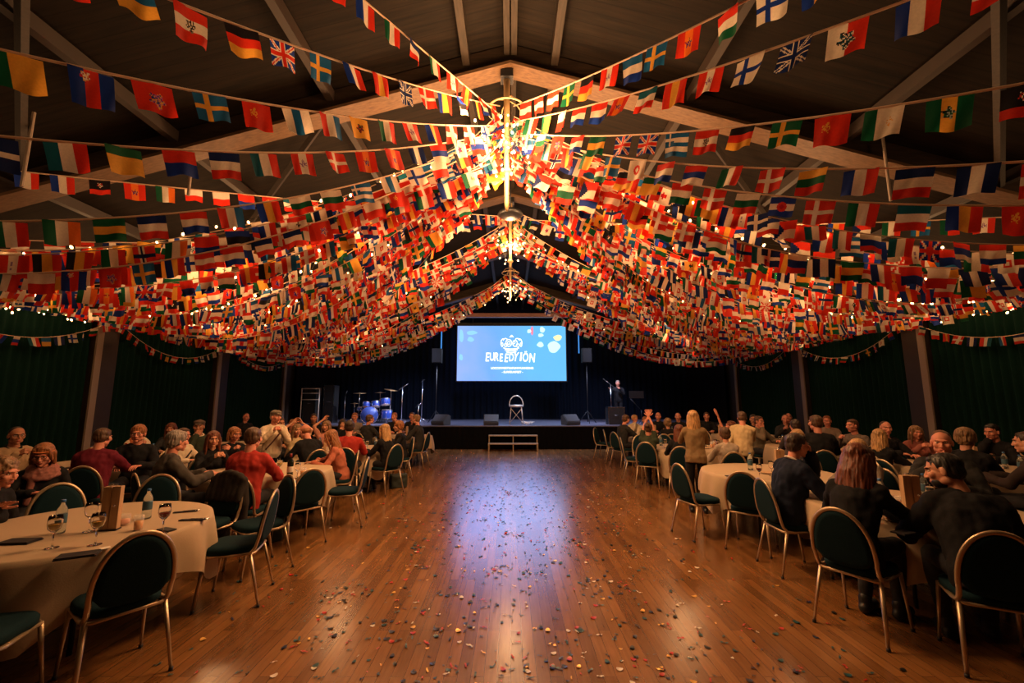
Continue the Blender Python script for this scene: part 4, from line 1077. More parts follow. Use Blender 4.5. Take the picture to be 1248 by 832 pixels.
# stool with ring back and cables
o = empty('ring_back_stool', (.23,16.85,DK), 0, 'bright metal high stool with round ring back at stage centre', 'stool')
M_PALEM = mat('pale_metal', (.8,.74,.68), .35, metal=.3)
bm = bmesh.new(); tube(bm, [(.27*math.cos(PI*i/20), .0, .74+.36*math.sin(PI*i/20)) for i in range(21)], .018, n=8); obj('ring_back', bm, M_PALEM, o)
bm = bmesh.new(); lathe(bm, [(0,.66),(.26,.66),(.29,.69),(.28,.74),(0,.75)], n=28); obj('seat', bm, M_PALEM, o)
for sx in (-1,1):
    for sy in (-1,1):
        bm = bmesh.new(); cyl(bm, (sx*.2,sy*.15,.67),(sx*.26,sy*.2,0), .016, n=8); obj('leg', bm, M_PALEM, o)
bm = bmesh.new(); tube(bm, [(-.22,-.16,.1),(0,-.1,.36),(.22,-.16,.62)], .012, n=6); tube(bm, [(.22,-.16,.1),(0,-.12,.36),(-.22,-.16,.62)], .012, n=6); obj('cross_brace', bm, M_PALEM, o)
o = empty('cable_coil', (.62,16.65,DK), 0, 'loose coil of pale cable beside the stage stool', 'cable')
for k in range(3):
    bm = bmesh.new(); tube(bm, [((.16+.02*k+.03*math.sin(i))*math.cos(2*PI*i/24)*1.2+.03*k, (.13+.02*k)*math.sin(2*PI*i/24), .02+.025*k+.04*abs(math.sin(i*.7+k))) for i in range(24)], .012, n=6, closed=True); obj('loop', bm, M_PALEM, o)
# amplifier / case with the silver edge
def case(x, y, w, d, h, label, edge=.02, name='flight_case', rz=0):
    r = empty(name, (x,y,DK), rz, label, 'equipment case')
    bm = bmesh.new(); box(bm, -w/2,w/2,-d/2,d/2,.0,h,bev=.008); obj('body', bm, M_BLACKP, r, smooth=False)
    bm = bmesh.new()
    for sx in (-1,1):
        for sy in (-1,1): box(bm, *sorted((sx*(w/2+.004),sx*(w/2-edge))), *sorted((sy*(d/2+.004),sy*(d/2-edge))), 0, h)
    obj('corner_edging', bm, M_CHROME, r, smooth=False)
    bm = bmesh.new()
    for sy in (-1,1): box(bm, -w/2,w/2, *sorted((sy*(d/2+.005),sy*(d/2-edge))), h-edge, h+.004)
    for sx in (-1,1): box(bm, *sorted((sx*(w/2+.005),sx*(w/2-edge))), -d/2,d/2, h-edge, h+.004)
    obj('top_edging', bm, M_CHROME, r, smooth=False)
    bm = bmesh.new(); tube(bm, [(-.08,-d/2-.005,h*.55),(-.08,-d/2-.03,h*.55),(.08,-d/2-.03,h*.55),(.08,-d/2-.005,h*.55)], .007, n=6); obj('handle', bm, M_CHROME, r)
case(4.05,16.75,.62,.5,.66,'black amplifier case with silver edges at the right of the stage')
case(-8.1,17.6,.5,.5,1.45,'tall dark equipment case left on the stage wing', name='equipment_rack'); case(-7.45,17.9,.42,.5,1.55,'tall bluish equipment cabinet beside the rack', name='equipment_rack')
o = empty('lighting_frame', (-7.95,17.1,DK), 0, 'pale tubular frame standing before the racks on the stage wing', 'metal frame')
for x in (-.35,.35):
    bm = bmesh.new(); cyl(bm, (x,0,0),(x,0,1.4), .02, n=8); obj('upright', bm, M_PALEM, o)
for z in (.95,1.2,1.38):
    bm = bmesh.new(); cyl(bm, (-.35,0,z),(.35,0,z), .016, n=8); obj('crossbar', bm, M_PALEM, o)
o = empty('music_stand', (4.9,16.7,DK), 0, 'thin music stand right of the amplifier case', 'music stand')
bm = bmesh.new(); cyl(bm, (.18,0,.02),(.16,0,.55), .012, n=6); tube(bm, [(.16,0,.55),(-.25,0,.98)], .012, n=6); obj('pole', bm, M_DKMETAL, o)
bm = bmesh.new(); box(bm, -.28,.28,-.02,.02,1.0,1.03); box(bm, -.28,.28,.0,.015,1.03,1.28); obj('desk', bm, M_DKMETAL, o, smooth=False)
for a in range(3):
    bm = bmesh.new(); cyl(bm, (.18,0,.2),(.18+.22*math.cos(a*2.09),.22*math.sin(a*2.09),.008), .008, n=6); obj('leg', bm, M_DKMETAL, o)
# wall mounted fittings
def flood(x, y, z, rz, label, m, n='wall_floodlight'):
    r = empty(n, (x,y,z), rz, label, 'floodlight')
    bm = bmesh.new(); box(bm, -.16,.16,-.06,.06,-.11,.11,bev=.01); b = obj('housing', bm, M_POSTEDGE, r, smooth=False)
    bm = bmesh.new(); box(bm, -.14,.14,.061,.066,-.09,.09); obj('lens', bm, m, r, smooth=False)
    bm = bmesh.new(); tube(bm, [(-.17,0,0),(-.19,-.06,.10),(-.19,-.10,.20)], .01, n=6); tube(bm, [(.17,0,0),(.19,-.06,.10),(.19,-.10,.20)], .01, n=6); box(bm,-.2,.2,-.13,-.09,.19,.24); obj('bracket', bm, M_DKMETAL, r, smooth=False)
M_LENS = mat('floodlight_lens', (.35,.42,.50), .3)
flood(-W+.42,11.0,3.42,R(-90),'grey floodlight hanging over the left third curtain bay',M_LENS); flood(W-.42,11.0,3.42,R(90),'grey floodlight hanging over the right third curtain bay',M_LENS); flood(W-.42,15.2,3.42,R(90),'small grey floodlight over the farthest right curtain bay',M_LENS)
flood(-W+.42,15.0,3.25,R(-70),'small floodlight glowing blue over the farthest left curtain bay',mat('blue_lens',(.05,.2,.3),.3,emis=((.08,.55,.75),6)))
# ------------------------------------------------------------------ people
SKIN = {'a': mat('skin_light', (.56,.26,.16), .55), 'b': mat('skin_tan', (.42,.18,.10), .55), 'c': mat('skin_rosy', (.60,.24,.16), .55), 'd': mat('skin_dark', (.12,.05,.03), .5)}
M_LIP = mat('lips', (.36,.09,.07), .5); M_EYEW = mat('eye_white', (.62,.56,.50), .3); M_IRIS = mat('eye_iris', (.03,.02,.015), .2)
def hair_mat(name, c):
    if name in MC: return MC[name]
    m, nt, b = nodes_mat(name); tc = N(nt,'ShaderNodeTexCoord'); mp = N(nt,'ShaderNodeMapping'); mp.inputs['Scale'].default_value = (90,90,9)
    nt.links.new(tc.outputs['Object'], mp.inputs['Vector']); nz = N(nt,'ShaderNodeTexNoise'); nz.inputs['Scale'].default_value = 1; nz.inputs['Detail'].default_value = 3; nt.links.new(mp.outputs['Vector'], nz.inputs['Vector'])
    cr = N(nt,'ShaderNodeValToRGB'); cr.color_ramp.elements[0].position=.35; cr.color_ramp.elements[0].color=(*[x*.45 for x in c],1); cr.color_ramp.elements[1].position=.68; cr.color_ramp.elements[1].color=(*[min(1,x*1.35) for x in c],1)
    nt.links.new(nz.outputs['Fac'], cr.inputs['Fac']); nt.links.new(cr.outputs['Color'], b.inputs['Base Color']); b.inputs['Roughness'].default_value = .5
    bp = N(nt,'ShaderNodeBump'); bp.inputs['Strength'].default_value = .6; bp.inputs['Distance'].default_value = .006; nt.links.new(nz.outputs['Fac'], bp.inputs['Height']); nt.links.new(bp.outputs['Normal'], b.inputs['Normal'])
    MC[name] = m; return m
HC = {'black':(.012,.009,.008),'dark':(.035,.018,.011),'brown':(.09,.042,.02),'auburn':(.14,.034,.012),'ginger':(.30,.11,.035),'blond':(.48,.27,.11),'grey':(.26,.22,.19),'white':(.50,.42,.34),'dkblond':(.24,.13,.06)}
def HM(k): return hair_mat('hair_'+k, HC[k])

def head_mesh(fem, old=False):
    bm = bmesh.new()
    ellipsoid(bm, (0,-.014,.032), (.074,.094,.084), seg=28, rings=18)
    ellipsoid(bm, (0,.022,-.02), (.062,.068,.082), seg=24, rings=16)
    ellipsoid(bm, (0,.030,-.062), (.050 if not fem else .045,.052,.045), seg=20, rings=12)
    ellipsoid(bm, (0,.062,-.094), (.022,.022,.018)); ellipsoid(bm, (0,.082,.030), (.052,.014,.012))
    for s in (-1,1):
        ellipsoid(bm, (s*.040,.060,-.018), (.024,.026,.026)); ellipsoid(bm, (s*.047,.0,-.064), (.020,.040,.030))
        ellipsoid(bm, (s*.078,-.004,-.008), (.009,.018,.031), Matrix.Rotation(s*.25,3,'Z')); ellipsoid(bm, (s*.011,.096,-.030), (.010,.012,.008))
    capsule(bm, (0,.086,.016), (0,.104,-.026), .008, .0115)
    ellipsoid(bm, (0,.083,-.056), (.022,.012,.007)); ellipsoid(bm, (0,.081,-.066), (.019,.012,.007)); ellipsoid(bm, (0,.076,-.058), (.030,.012,.022))
    r = .050 if not fem else .043
    capsule(bm, (0,-.028,-.05), (0,-.045,-.19), r, r+.008, n=18)
    me = remesh(bm, .0048, 2, .5)
    for v in me.vertices:      # eye sockets
        for s in (-1,1):
            d2 = ((v.co.x-s*.031)/.019)**2 + ((v.co.z-.010)/.012)**2
            if v.co.y > .04 and d2 < 4: v.co.y -= .009*math.exp(-d2)
    bm = bmesh.new(); bm.from_mesh(me)
    for f in bm.faces:
        c = f.calc_center_median(); f.material_index = 0; f.smooth = True
        if c.y > .055:
            ax = abs(c.x)
            if -.073 < c.z < -.050 and ax < .023 - abs(c.z+.061)*.9 and c.y > .08: f.material_index = 1
            if ax > .014 and ax < .050 and abs(c.z-(.030-.10*(ax-.03)**1*1 if ax>.03 else .029)) < .0042: f.material_index = 2
    for s in (-1,1):
        n0 = len(bm.faces); ellipsoid(bm, (s*.031,.0715,.009), (.0145,.0095,.0075), seg=14, rings=10)
        bm.faces.ensure_lookup_table()
        for f in bm.faces[n0:]:
            c = f.calc_center_median(); f.smooth = True
            f.material_index = 4 if math.hypot(c.x-s*.031, c.z-.009) < .0062 else 3
    out = bpy.data.meshes.new('head'); bm.to_mesh(out); bm.free(); return out
HEAD = {False: head_mesh(False), True: head_mesh(True)}

def hand_mesh(pose):
    curl = {'relax': (24,26,18), 'flat': (4,5,4), 'grip': (62,66,40)}[pose]
    bm = bmesh.new()
    for x in (-.030,-.010,.010,.030): capsule(bm, (x*.7,.005,0), (x,.082,0), .0135, .0115)
    capsule(bm, (0,-.03,0),(0,.015,0),.023,.024)
    ellipsoid(bm, (.022,.03,-.010), (.018,.028,.014))
    for x, L, sp in ((.031,.074,.07),(.0105,.082,.01),(-.0105,.076,-.05),(-.031,.060,-.12)):
        p = V((x,.083,0)); a = 0; spx = sp if pose == 'flat' else sp*.5
        for seg, (fr, cu) in enumerate(zip((.46,.30,.24), curl)):
            a += R(cu); d = V((math.sin(spx)*math.cos(a), math.cos(spx)*math.cos(a), -math.sin(a))); q = p + d*L*fr
            rr = .0092-.0011*seg; capsule(bm, p, q, rr, rr-.0009, n=10); p = q
    if pose == 'grip': T = [(.028,.02,-.01),(.050,.050,-.028),(.040,.078,-.050),(.022,.092,-.060)]
    else: T = [(.028,.02,-.008),(.052,.046,-.018),(.066,.074,-.022),(.073,.096,-.022)]
    for k in range(3): capsule(bm, T[k], T[k+1], .0125-.0015*k, .011-.0015*k, n=10)
    me = remesh(bm, .0036, 2, .5)
    return me
HAND = {k: hand_mesh(k) for k in ('relax','flat','grip')}

HAIR = {}
def hair_mesh(style):
    if style in HAIR: return HAIR[style]
    bm = bmesh.new(); r = random.Random(style); vox = .0065; amp = .004; strand = True
    def cap(ext=0, front=.0):
        ellipsoid(bm, (0,-.026,.046), (.082+ext,.097+ext,.083+ext), seg=24, rings=14)
        ellipsoid(bm, (0,-.050,.000), (.078+ext,.066+ext,.078+ext), seg=24, rings=14)
        ellipsoid(bm, (0,.028+front,.088), (.058,.040,.026+ext), seg=18, rings=10)
    def side(s, z0, z1, x=.078, y=-.015, rr=.028):
        capsule(bm, (s*x,y,z0), (s*(x+.008),y-.005,z1), rr, rr*.7)
    if style == 'short':
        cap(.0); [side(s,.03,.0,.066,-.02,.018) for s in (-1,1)]
    elif style == 'crop': cap(-.007,-.030); amp = .0012
    elif style == 'balding':
        ellipsoid(bm, (0,-.050,.000), (.081,.068,.055), seg=24, rings=14); amp = .002
        for s in (-1,1): ellipsoid(bm, (s*.066,-.02,.015), (.016,.040,.030))
    elif style == 'mop':
        cap(.014,.01); amp = .008
        for s in (-1,1): side(s,.05,-.03,.076,-.005,.026)
        ellipsoid(bm, (0,-.07,-.04), (.062,.045,.05))
    elif style in ('long','longwavy','straightlong','longup','longfull'):
        cap(.008,.004); amp = .007 if style == 'longwavy' else .004
        ellipsoid(bm, (0,-.040,.020), (.092,.088,.112), seg=24, rings=14)
        L = {'long':-.30,'longwavy':-.27,'straightlong':-.36,'longup':-.24,'longfull':-.33}[style]
        for k in range(13):
            t = k/12; a = R(-168+156*t) if True else 0
            x = .082*math.cos(a); y = -.030+.072*math.sin(a)
            e = .018*r.uniform(-1,1); w = 1.12+.25*r.random()+(.38 if style == 'longfull' else 0)
            capsule(bm, (x*.95,y*.95,.03), (x*(1.08+(.16 if style == 'longfull' else 0)),y*1.1,-.10), .026, .034 if style == 'longfull' else .027); capsule(bm, (x*(1.08+(.16 if style == 'longfull' else 0)),y*1.1,-.10), (x*w,y*1.15-.01,L*r.uniform(.82,1.0)), .034 if style == 'longfull' else .027, .016 if style == 'longfull' else .012)
        for s in (-1,1): capsule(bm, (s*.06,.045,.075), (s*.082,.03,-.02), .018,.017); capsule(bm, (s*.082,.03,-.02), (s*.088,.022,L*.75), .019,.012)
    elif style == 'bob':
        cap(.010,.004)
        for k in range(12):
            a = R(-178+176*k/11); x = .084*math.cos(a); y = -.025+.078*math.sin(a)
            capsule(bm, (x*.95,y*.95,.02), (x*1.05,y*1.04,-.105+.02*r.random()), .028, .022)
        for s in (-1,1): capsule(bm, (s*.058,.048,.078), (s*.082,.035,-.03), .019,.018)
    elif style == 'curly':
        cap(.006,.0); vox = .008; amp = .006; strand = False
        for k in range(150):
            a = r.uniform(0,2*PI); b = r.uniform(-.75,1.5); d = V((math.cos(a)*math.cos(b), math.sin(a)*math.cos(b), math.sin(b)))
            if d.y > .45 and d.z < .35: continue
            ellipsoid(bm, V((d.x*.098, -.03+d.y*.105, .03+d.z*.10)), r.uniform(.016,.027), seg=8, rings=6)
    elif style == 'bun':
        cap(.002); ellipsoid(bm, (0,-.125,.06), (.036,.034,.034)); amp = .003
    elif style == 'pixie':
        cap(.008,.008); [side(s,.03,-.02,.07,-.012,.02) for s in (-1,1)]; amp = .006
    me = remesh(bm, vox, 1, .5)
    # carve the face opening and roughen into locks
    nr = [v.normal.copy() for v in me.vertices]
    for v, nn in zip(me.vertices, nr):
        n = noise.noise(V((v.co.x*70, v.co.y*70, v.co.z*(14 if strand else 60))))
        v.co += nn*n*amp*1.6*(1-.8*max(0,nn.z))
    HAIR[style] = me; me.polygons.foreach_set('use_smooth', [True]*len(me.polygons))
    return me

def shaped(name, me, mats, parent, M=None):
    me = me.copy() if not isinstance(me, bpy.types.Mesh) else me
    o = bpy.data.objects.new(name, me)
    if not me.materials: me.materials.append(None)
    link(o, parent)
    o.material_slots[0].link = 'OBJECT'; o.material_slots[0].material = mats
    if M is not None: o.matrix_local = M
    return o

def ik(S_, T_, pole, a, b):
    d = T_-S_; L = d.length
    if L > (a+b)*.995: T_ = S_+d.normalized()*(a+b)*.995; d = T_-S_; L = d.length
    if L < abs(a-b)+.03: L = abs(a-b)+.03; T_ = S_+d.normalized()*L; d = T_-S_
    x = (a*a-b*b+L*L)/(2*L); h = math.sqrt(max(0,a*a-x*x)); u = d.normalized(); p = pole-u*pole.dot(u); p.normalize()
    return S_+u*x+p*h, T_

AR = {  # arm presets, seated: hand target (x is outward), elbow pole, hand direction, hand back, hand pose
 'table': ((.13,.42,.80),(.6,-.3,-.6),(-.25,1,-.05),(0,0,1),'relax'),
 'table2': ((.04,.36,.81),(.9,-.2,-.3),(-.9,.4,0),(0,.1,1),'relax'),
 'lap': ((.09,.27,.66),(.7,-.6,-.2),(-.3,.9,-.3),(.1,.2,1),'relax'),
 'chin': ((.035,.20,1.06),(.5,.2,-1),(-.25,-.35,.9),(.2,.9,.3),'grip'),
 'mouth': ((.02,.26,1.12),(.5,.2,-1),(-.35,-.45,.8),(.3,.9,.3),'relax'),
 'hold': ((.07,.34,.98),(.6,-.2,-.8),(-.3,.9,.3),(.9,.1,.3),'grip'),
 'raise': ((.24,.12,1.72),(1,.1,0),(.15,.15,1),(0,-1,.1),'flat'),
 'raise2': ((-.06,.16,1.70),(1,.3,0),(-.35,.1,.95),(0,-1,.1),'flat'),
 'out': ((.34,.46,.98),(.5,-.3,-.8),(.35,.85,.25),(-.3,-.1,1),'flat'),
 'down': ((.27,.05,.42),(.5,-.8,0),(0,.2,-1),(1,.2,0),'relax'),
 'hair': ((.08,.0,1.36),(1,.3,.2),(-.5,-.2,.8),(0,-.6,.8),'relax'),
 'pray': ((.015,.32,1.0),(.8,-.2,-.6),(0,.75,.6),(1,0,0),'flat'),
 'fold': ((-.06,.22,.98),(1,-.2,-.5),(-1,.1,.05),(0,.9,.4),'relax'),
}
pcount = [0]
def person(x, y, h, label, sex='m', stand=False, lean=8, side=0, arms=('table','table'), head=(0,0), hair='short', hc='brown', skin='a', top=(.02,.02,.02), bottom=(.012,.012,.016),
           sleeve='long', scale=None, beard=False, extra=(), collar=None, z0=0, fine=False, topname='shirt', raise_z=0, rough=.85):
    pcount[0] += 1; seed = pcount[0]; r = random.Random(seed)
    fem = sex == 'f'; sc = scale or (.97 if fem else 1.04)
    root = empty('person', (x,y,z0), R(h-90), label, 'person'); root.scale = (sc,sc,sc)
    hz = .92 if stand else .55
    hip = V((0,-.03 if not stand else 0,hz))
    T = Matrix.Translation(hip) @ Matrix.Rotation(R(-lean),4,'X') @ Matrix.Rotation(R(side),4,'Y')
    def tp(a,b,c): return T @ V((a,b,c))
    shw = .172 if not fem else .150
    def torso(bm, k=0, neck=True, low=True):
        prof = [(-.10,.150,.110),(0,.165,.125),(.12,.150,.115),(.24,.160,.120),(.36,.178,.118),(.43,.165,.098),(.475,.115,.078),(.505,.070,.062)]
        if fem: prof = [(-.10,.160,.115),(0,.165,.125),(.12,.130,.100),(.24,.138,.108),(.36,.152,.108),(.43,.140,.088),(.47,.100,.070),(.50,.062,.056)]
        rings = []
        for (z,w,d) in prof: rings.append([tp((w+k)*math.cos(2*PI*i/28), (d+k)*math.sin(2*PI*i/28), z) for i in range(28)])
        ring_loft(bm, rings)
        for s in (-1,1):
            ellipsoid(bm, tp(s*(shw-.012),0,.418), .060+k)
            capsule(bm, tp(0,-.005,.475+k*.5), tp(s*(shw-.01),-.005,.445), .040+k, .040+k)
            if fem: ellipsoid(bm, tp(s*.062,.080,.300), (.055+k,.050+k,.052+k))
        if not fem and not stand and lean < 14: ellipsoid(bm, tp(0,.04,.08), (.14+k,.11+k,.12+k))
    # legs
    if stand:
        legs = [(V((s*.09,0,.90)), V((s*.10,.02,.49)), V((s*.105,-.01,.09)), V((0,1,0))) for s in (-1,1)]
    else:
        w = .10 if fem else .14
        legs = [(V((s*.09,-.02,.55)), V((s*w,.40,.535)), V((s*(w-.01),.36+r.uniform(-.08,.08),.09)), V((0,1,0))) for s in (-1,1)]
    def leg(bm, k=0, cut=1.0):
        for a, b, c, f in legs:
            capsule(bm, a, b, .085+k, .058+k, n=16); e = b.lerp(c, cut); m = b.lerp(e,.35)
            capsule(bm, b, m, .057+k, .055+k, n=14); capsule(bm, m, e, .055+k, .037+k*1.3, n=14)
    # arms
    A = []
    for s, key in ((-1,arms[0]),(1,arms[1])):
        if isinstance(key, tuple): tgt, pole, hd, hb, hp = key
        else: tgt, pole, hd, hb, hp = AR[key]
        tgt = V(tgt)
        if stand: tgt = tgt + V((0,0,.36 if key != 'down' else .40))
        S0 = tp(s*shw,0,.415)
        tg = V((s*tgt.x,tgt.y,tgt.z)); p = V((s*pole[0],pole[1],pole[2]))
        E0, W0 = ik(S0, tg, p, .285, .255)
        hd = V((s*hd[0],hd[1],hd[2])).normalized(); fd = (W0-E0).normalized(); hd = (hd*.65+fd*.35).normalized()
        hb = V((s*hb[0],hb[1],hb[2])); hb = (hb-hd*hb.dot(hd)).normalized(); xa = hd.cross(hb)
        Mh = Matrix((xa,hd,hb)).transposed().to_4x4(); Mh.translation = W0 + hd*.005
        A.append((S0,E0,W0,Mh,hp,s))
    def arm(bm, k=0, upto=1.0):
        for S0,E0,W0,Mh,hp,s in A:
            g = 0 if not fem else -.006
            if upto > 1: 
                capsule(bm, S0, E0, .050+k+g, .040+k+g, n=14); capsule(bm, E0, E0.lerp(W0,upto-1), .041+k+g, .041+k+g-(.014-k*.6)*(upto-1), n=14)
            else: capsule(bm, S0, S0.lerp(E0,upto), .050+k+g, .043+k+g, n=14)
    vb, vt = (.012,.009) if fine else (.018,.014)
    bm = bmesh.new(); torso(bm,-.006); leg(bm,-.008); arm(bm,0,1.97)
    bme = remesh(bm, vb, 3, .5)
    bm = bmesh.new(); bm.from_mesh(bme)
    for S0,E0,W0,Mh,hp,s in A:
        k = .93 if fem else 1.03
        # hand_mesh has its thumb at +X with the palm down: that is a left hand
        left = s < 0
        Ms = Mh @ Matrix.Diagonal((k if left else -k, k, k, 1))
        bm_add_mesh(bm, HAND[hp], Ms, flip=not left)
    # head
    nk = tp(0,-.005,.50)
    yaw, pit = head
    Mh = Matrix.Translation(nk) @ Matrix.Rotation(R(-lean*.35),4,'X') @ Matrix.Rotation(R(-yaw),4,'Z') @ Matrix.Rotation(R(pit),4,'X') @ Matrix.Translation((0,.04,.165))
    bm_add_mesh(bm, HEAD[fem], Mh)
    me = mesh_from(bm, 'body', [SKIN[skin], M_LIP, HM(hc if hc not in ('white',) else 'grey'), M_EYEW, M_IRIS])
    body = obj('body', me, None, root)
    if beard:
        bb = bmesh.new(); ellipsoid(bb, (0,.034,-.070), (.054,.056,.046), seg=20, rings=12); bb2 = remesh(bb, .006, 1)
        shaped('beard', bb2, HM(hc), root, Mh)
    if hair and hair != 'bald':
        shaped('hair', hair_mesh(hair), HM(hc), root, Mh)
    # clothes
    def wrinkle(me, amp, sc_):
        o3 = V((seed*3.1, seed*1.7, 0))
        nr = [v.normal.copy() for v in me.vertices]
        for v, nn in zip(me.vertices, nr):
            c = v.co.copy()
            v.co = c + nn*amp*(noise.noise(V((c.x*sc_,c.y*sc_,c.z*sc_*.7))+o3) + .5*noise.noise(V((c.x*sc_*2.3,c.y*sc_*2.3,c.z*sc_*1.6))+o3))
        me.polygons.foreach_set('use_smooth', [True]*len(me.polygons))
    tm = mat('cloth_%.3f_%.3f_%.3f' % top, top, rough, spec=.2, bump=.15, nscale=160, noise_amt=.12); pm = mat('cloth_%.3f_%.3f_%.3f' % bottom, bottom, .85)
    kj = .012 if topname == 'jacket' else 0
    bm = bmesh.new(); torso(bm, .016+kj); arm(bm, .016+kj*.8, {'long':1.96,'mid':1.35,'short':.62,'none':.1}[sleeve]); tmsh = remesh(bm, vt, 3, .5); wrinkle(tmsh, .016, 10); shaped(topname, tmsh, tm, root)
    bm = bmesh.new(); leg(bm, .006, .93); ellipsoid(bm, tp(0,0,0), (.168,.130,.11)); pmsh = remesh(bm, .015, 2, .5); wrinkle(pmsh, .006, 12); shaped('trousers', pmsh, pm, root)
    for a, b, c, f in legs:
        bm = bmesh.new(); capsule(bm, (c.x,c.y-.035,.042), (c.x*1.04,c.y+.15,.036), .040, .036, n=14); capsule(bm, (c.x,c.y-.01,.11),(c.x,c.y-.005,.05),.043,.045, n=14)
        for v in bm.verts: v.co.z = max(v.co.z, .003)
        sm = remesh(bm, .009, 1); 
        for v in sm.vertices: v.co.z = max(v.co.z, .002)
        shaped('shoe', sm, M_BLACKP, root)
    if collar:
        bm = bmesh.new(); pts = [tp(.072*math.cos(2*PI*i/20), -.004+.066*math.sin(2*PI*i/20), .515-.02*math.sin(2*PI*i/20)) for i in range(20)]
        tube(bm, pts, .016, n=8, closed=True, flat=.7); obj('collar', bm, mat('cloth_%.3f_%.3f_%.3f' % collar, collar, .8), root)
    for e in extra:
        if e == 'glasses':
            bm = bmesh.new()
            for s in (-1,1):
                tube(bm, [(s*.032+.021*math.cos(2*PI*i/16), .090, .008+.015*math.sin(2*PI*i/16)) for i in range(16)], .0019, n=5, closed=True)
                tube(bm, [(s*.053,.090,.012),(s*.076,.04,.010),(s*.080,.0,.006)], .0016, n=5)
            tube(bm, [(-.011,.092,.010),(.011,.092,.010)], .0018, n=5); shaped('glasses', mesh_from(bm,'glasses',[M_BLACKP]), M_BLACKP, root, Mh)
        elif e[0] == 'cap':
            bm = bmesh.new(); ellipsoid(bm, (0,-.012,.078), (.092,.112,.046), Matrix.Rotation(.12,3,'X'), seg=24, rings=12); ellipsoid(bm, (0,.088,.058), (.055,.045,.010), Matrix.Rotation(-.25,3,'X')); ellipsoid(bm, (0,-.015,.05), (.084,.102,.03))
            shaped('cap', remesh(bm,.007,1), mat('capcloth_'+e[1], e[2], .85), root, Mh)
        elif e[0] == 'headband':
            bm = bmesh.new(); tube(bm, [(.083*math.cos(2*PI*i/28), -.014+.103*math.sin(2*PI*i/28), .052+.012*math.sin(2*PI*i/28)) for i in range(28)], .012, n=8, closed=True, flat=.5); shaped('headband', mesh_from(bm,'headband',[None]), mat('band_'+e[1], e[2], .8), root, Mh)
        elif e[0] == 'scarf':
            bm = bmesh.new()
            for k in range(4): tube(bm, [tp((.085+.018*k)*math.cos(2*PI*i/24), .01+(.075+.014*k)*math.sin(2*PI*i/24), .53-.028*k-.03*math.sin(2*PI*i/24)+.006*math.sin(i*1.9+k)) for i in range(24)], .028, n=10, closed=True)
            capsule(bm, tp(.06,.10,.43), tp(.08,.15,.16), .040,.032); s2 = remesh(bm,.010,2); wrinkle(s2,.006,30); shaped('scarf', s2, mat('scarf_'+e[1], e[2], .9, noise_amt=.4, nscale=60), root)
        elif e[0] == 'strap':
            bm = bmesh.new(); pts = []
            for i in range(17):
                a = -PI/2+PI*i/16; pts.append(tp(-.10+.22*(i/16)*1.0*(1 if True else 0), -.135*math.cos(a)*(-1) , .44-.30*(i/16)))
            tube(bm, [tp(-.12+.24*i/12, .128+.02*math.sin(PI*i/12), .42-.34*i/12) for i in range(13)], .013, n=6, flat=.35, up=V((0,1,0)));  tube(bm, [tp(-.12+.24*i/12, -.128-.012*math.sin(PI*i/12), .42-.34*i/12) for i in range(13)], .013, n=6, flat=.35, up=V((0,1,0)))
            shaped('strap', mesh_from(bm,'strap',[None]), mat('strap_'+e[1], e[2], .7), root)
        elif e[0] == 'glassinhand' or e[0] == 'drink':
            pass
    return root
BK=(.010,.010,.012); NV=(.008,.012,.028); WT=(.62,.50,.36); CR=(.55,.42,.24); GY=(.07,.06,.052); DG=(.025,.025,.026); RDJ=(.36,.030,.022); MR=(.12,.010,.022); BG=(.36,.24,.14); GR=(.035,.045,.028); TQ=(.016,.03,.035); ROSE=(.30,.10,.08); PK=(.50,.22,.16)
def P(x, y, h, label, ch=True, **k):
    o = person(x, y, h, label, **k)
    if ch and not k.get('stand'):
        a = R(h)
        chair(x+.02*math.cos(a), y+.02*math.sin(a), h, ' '.join(('chair under the '+label).replace(' seen from behind','').replace(' facing the camera','').split(',')[0].split()[:16]), 'occupied banquet chairs')
    return o
E1 = ('glasses',)
# ---- left side
P(-4.36,3.62,8,'person at the far left edge with curly hair, black top and outstretched hand', sex='f', hair='curly', hc='dkblond', skin='c', lean=16, arms=('lap','out'), head=(0,-4), top=BK, fine=True)
P(-5.25,4.95,-48,'person in glasses with orange headband and rose scarf, behind the front left table', sex='f', hair='bob', hc='ginger', skin='c', lean=12, arms=('lap','table2'), head=(8,-12), top=BK, extra=('glasses',('headband','orange',(.55,.16,.04)),('scarf','rose',(.30,.12,.10))), fine=True)
P(-7.07,6.2,-20,'person with glasses and beige jacket near the left wall', hair='crop', hc='dark', skin='b', arms=('table','hold'), head=(5,0), top=BG, extra=E1, collar=BK)
P(-5.55,5.85,112,'person in dark maroon shirt seen from behind, short brown hair', hair='short', hc='brown', skin='c', arms=('table','table2'), head=(15,-4), top=MR, lean=12, fine=True)
P(-5.62,6.60,-62,'person with glasses and black jacket facing the camera behind the maroon shirt', hair='pixie', hc='ginger', skin='c', arms=('table','table'), head=(0,0), top=BK, extra=E1)
P(-7.15,8.35,-30,'person with thick fair hair and orange scarf in profile by the left curtain', sex='f', hair='mop', hc='dkblond', skin='c', arms=('chin','hold'), head=(25,0), top=WT, extra=(('scarf','or',(.50,.14,.05)),))
P(-5.55,7.33,-25,'person in a white shirt with a dark shoulder strap, left middle', sex='f', hair='bun', hc='brown', skin='c', arms=('table','table2'), head=(-15,0), top=WT, extra=(('strap','dk',(.03,.02,.02)),))
P(-7.0,8.98,-55,'person with long dark red hair just behind the white shirt with strap', sex='f', hair='long', hc='auburn', skin='b', arms=('table','table'), head=(10,0), top=DG)
P(-5.98,8.35,-50,'person in dark green jacket with flat brown cap by the second left curtain', hair='short', hc='brown', skin='b', arms=('table','chin'), head=(15,0), top=GR, extra=(('cap','brown',(.07,.05,.035)),), collar=WT)
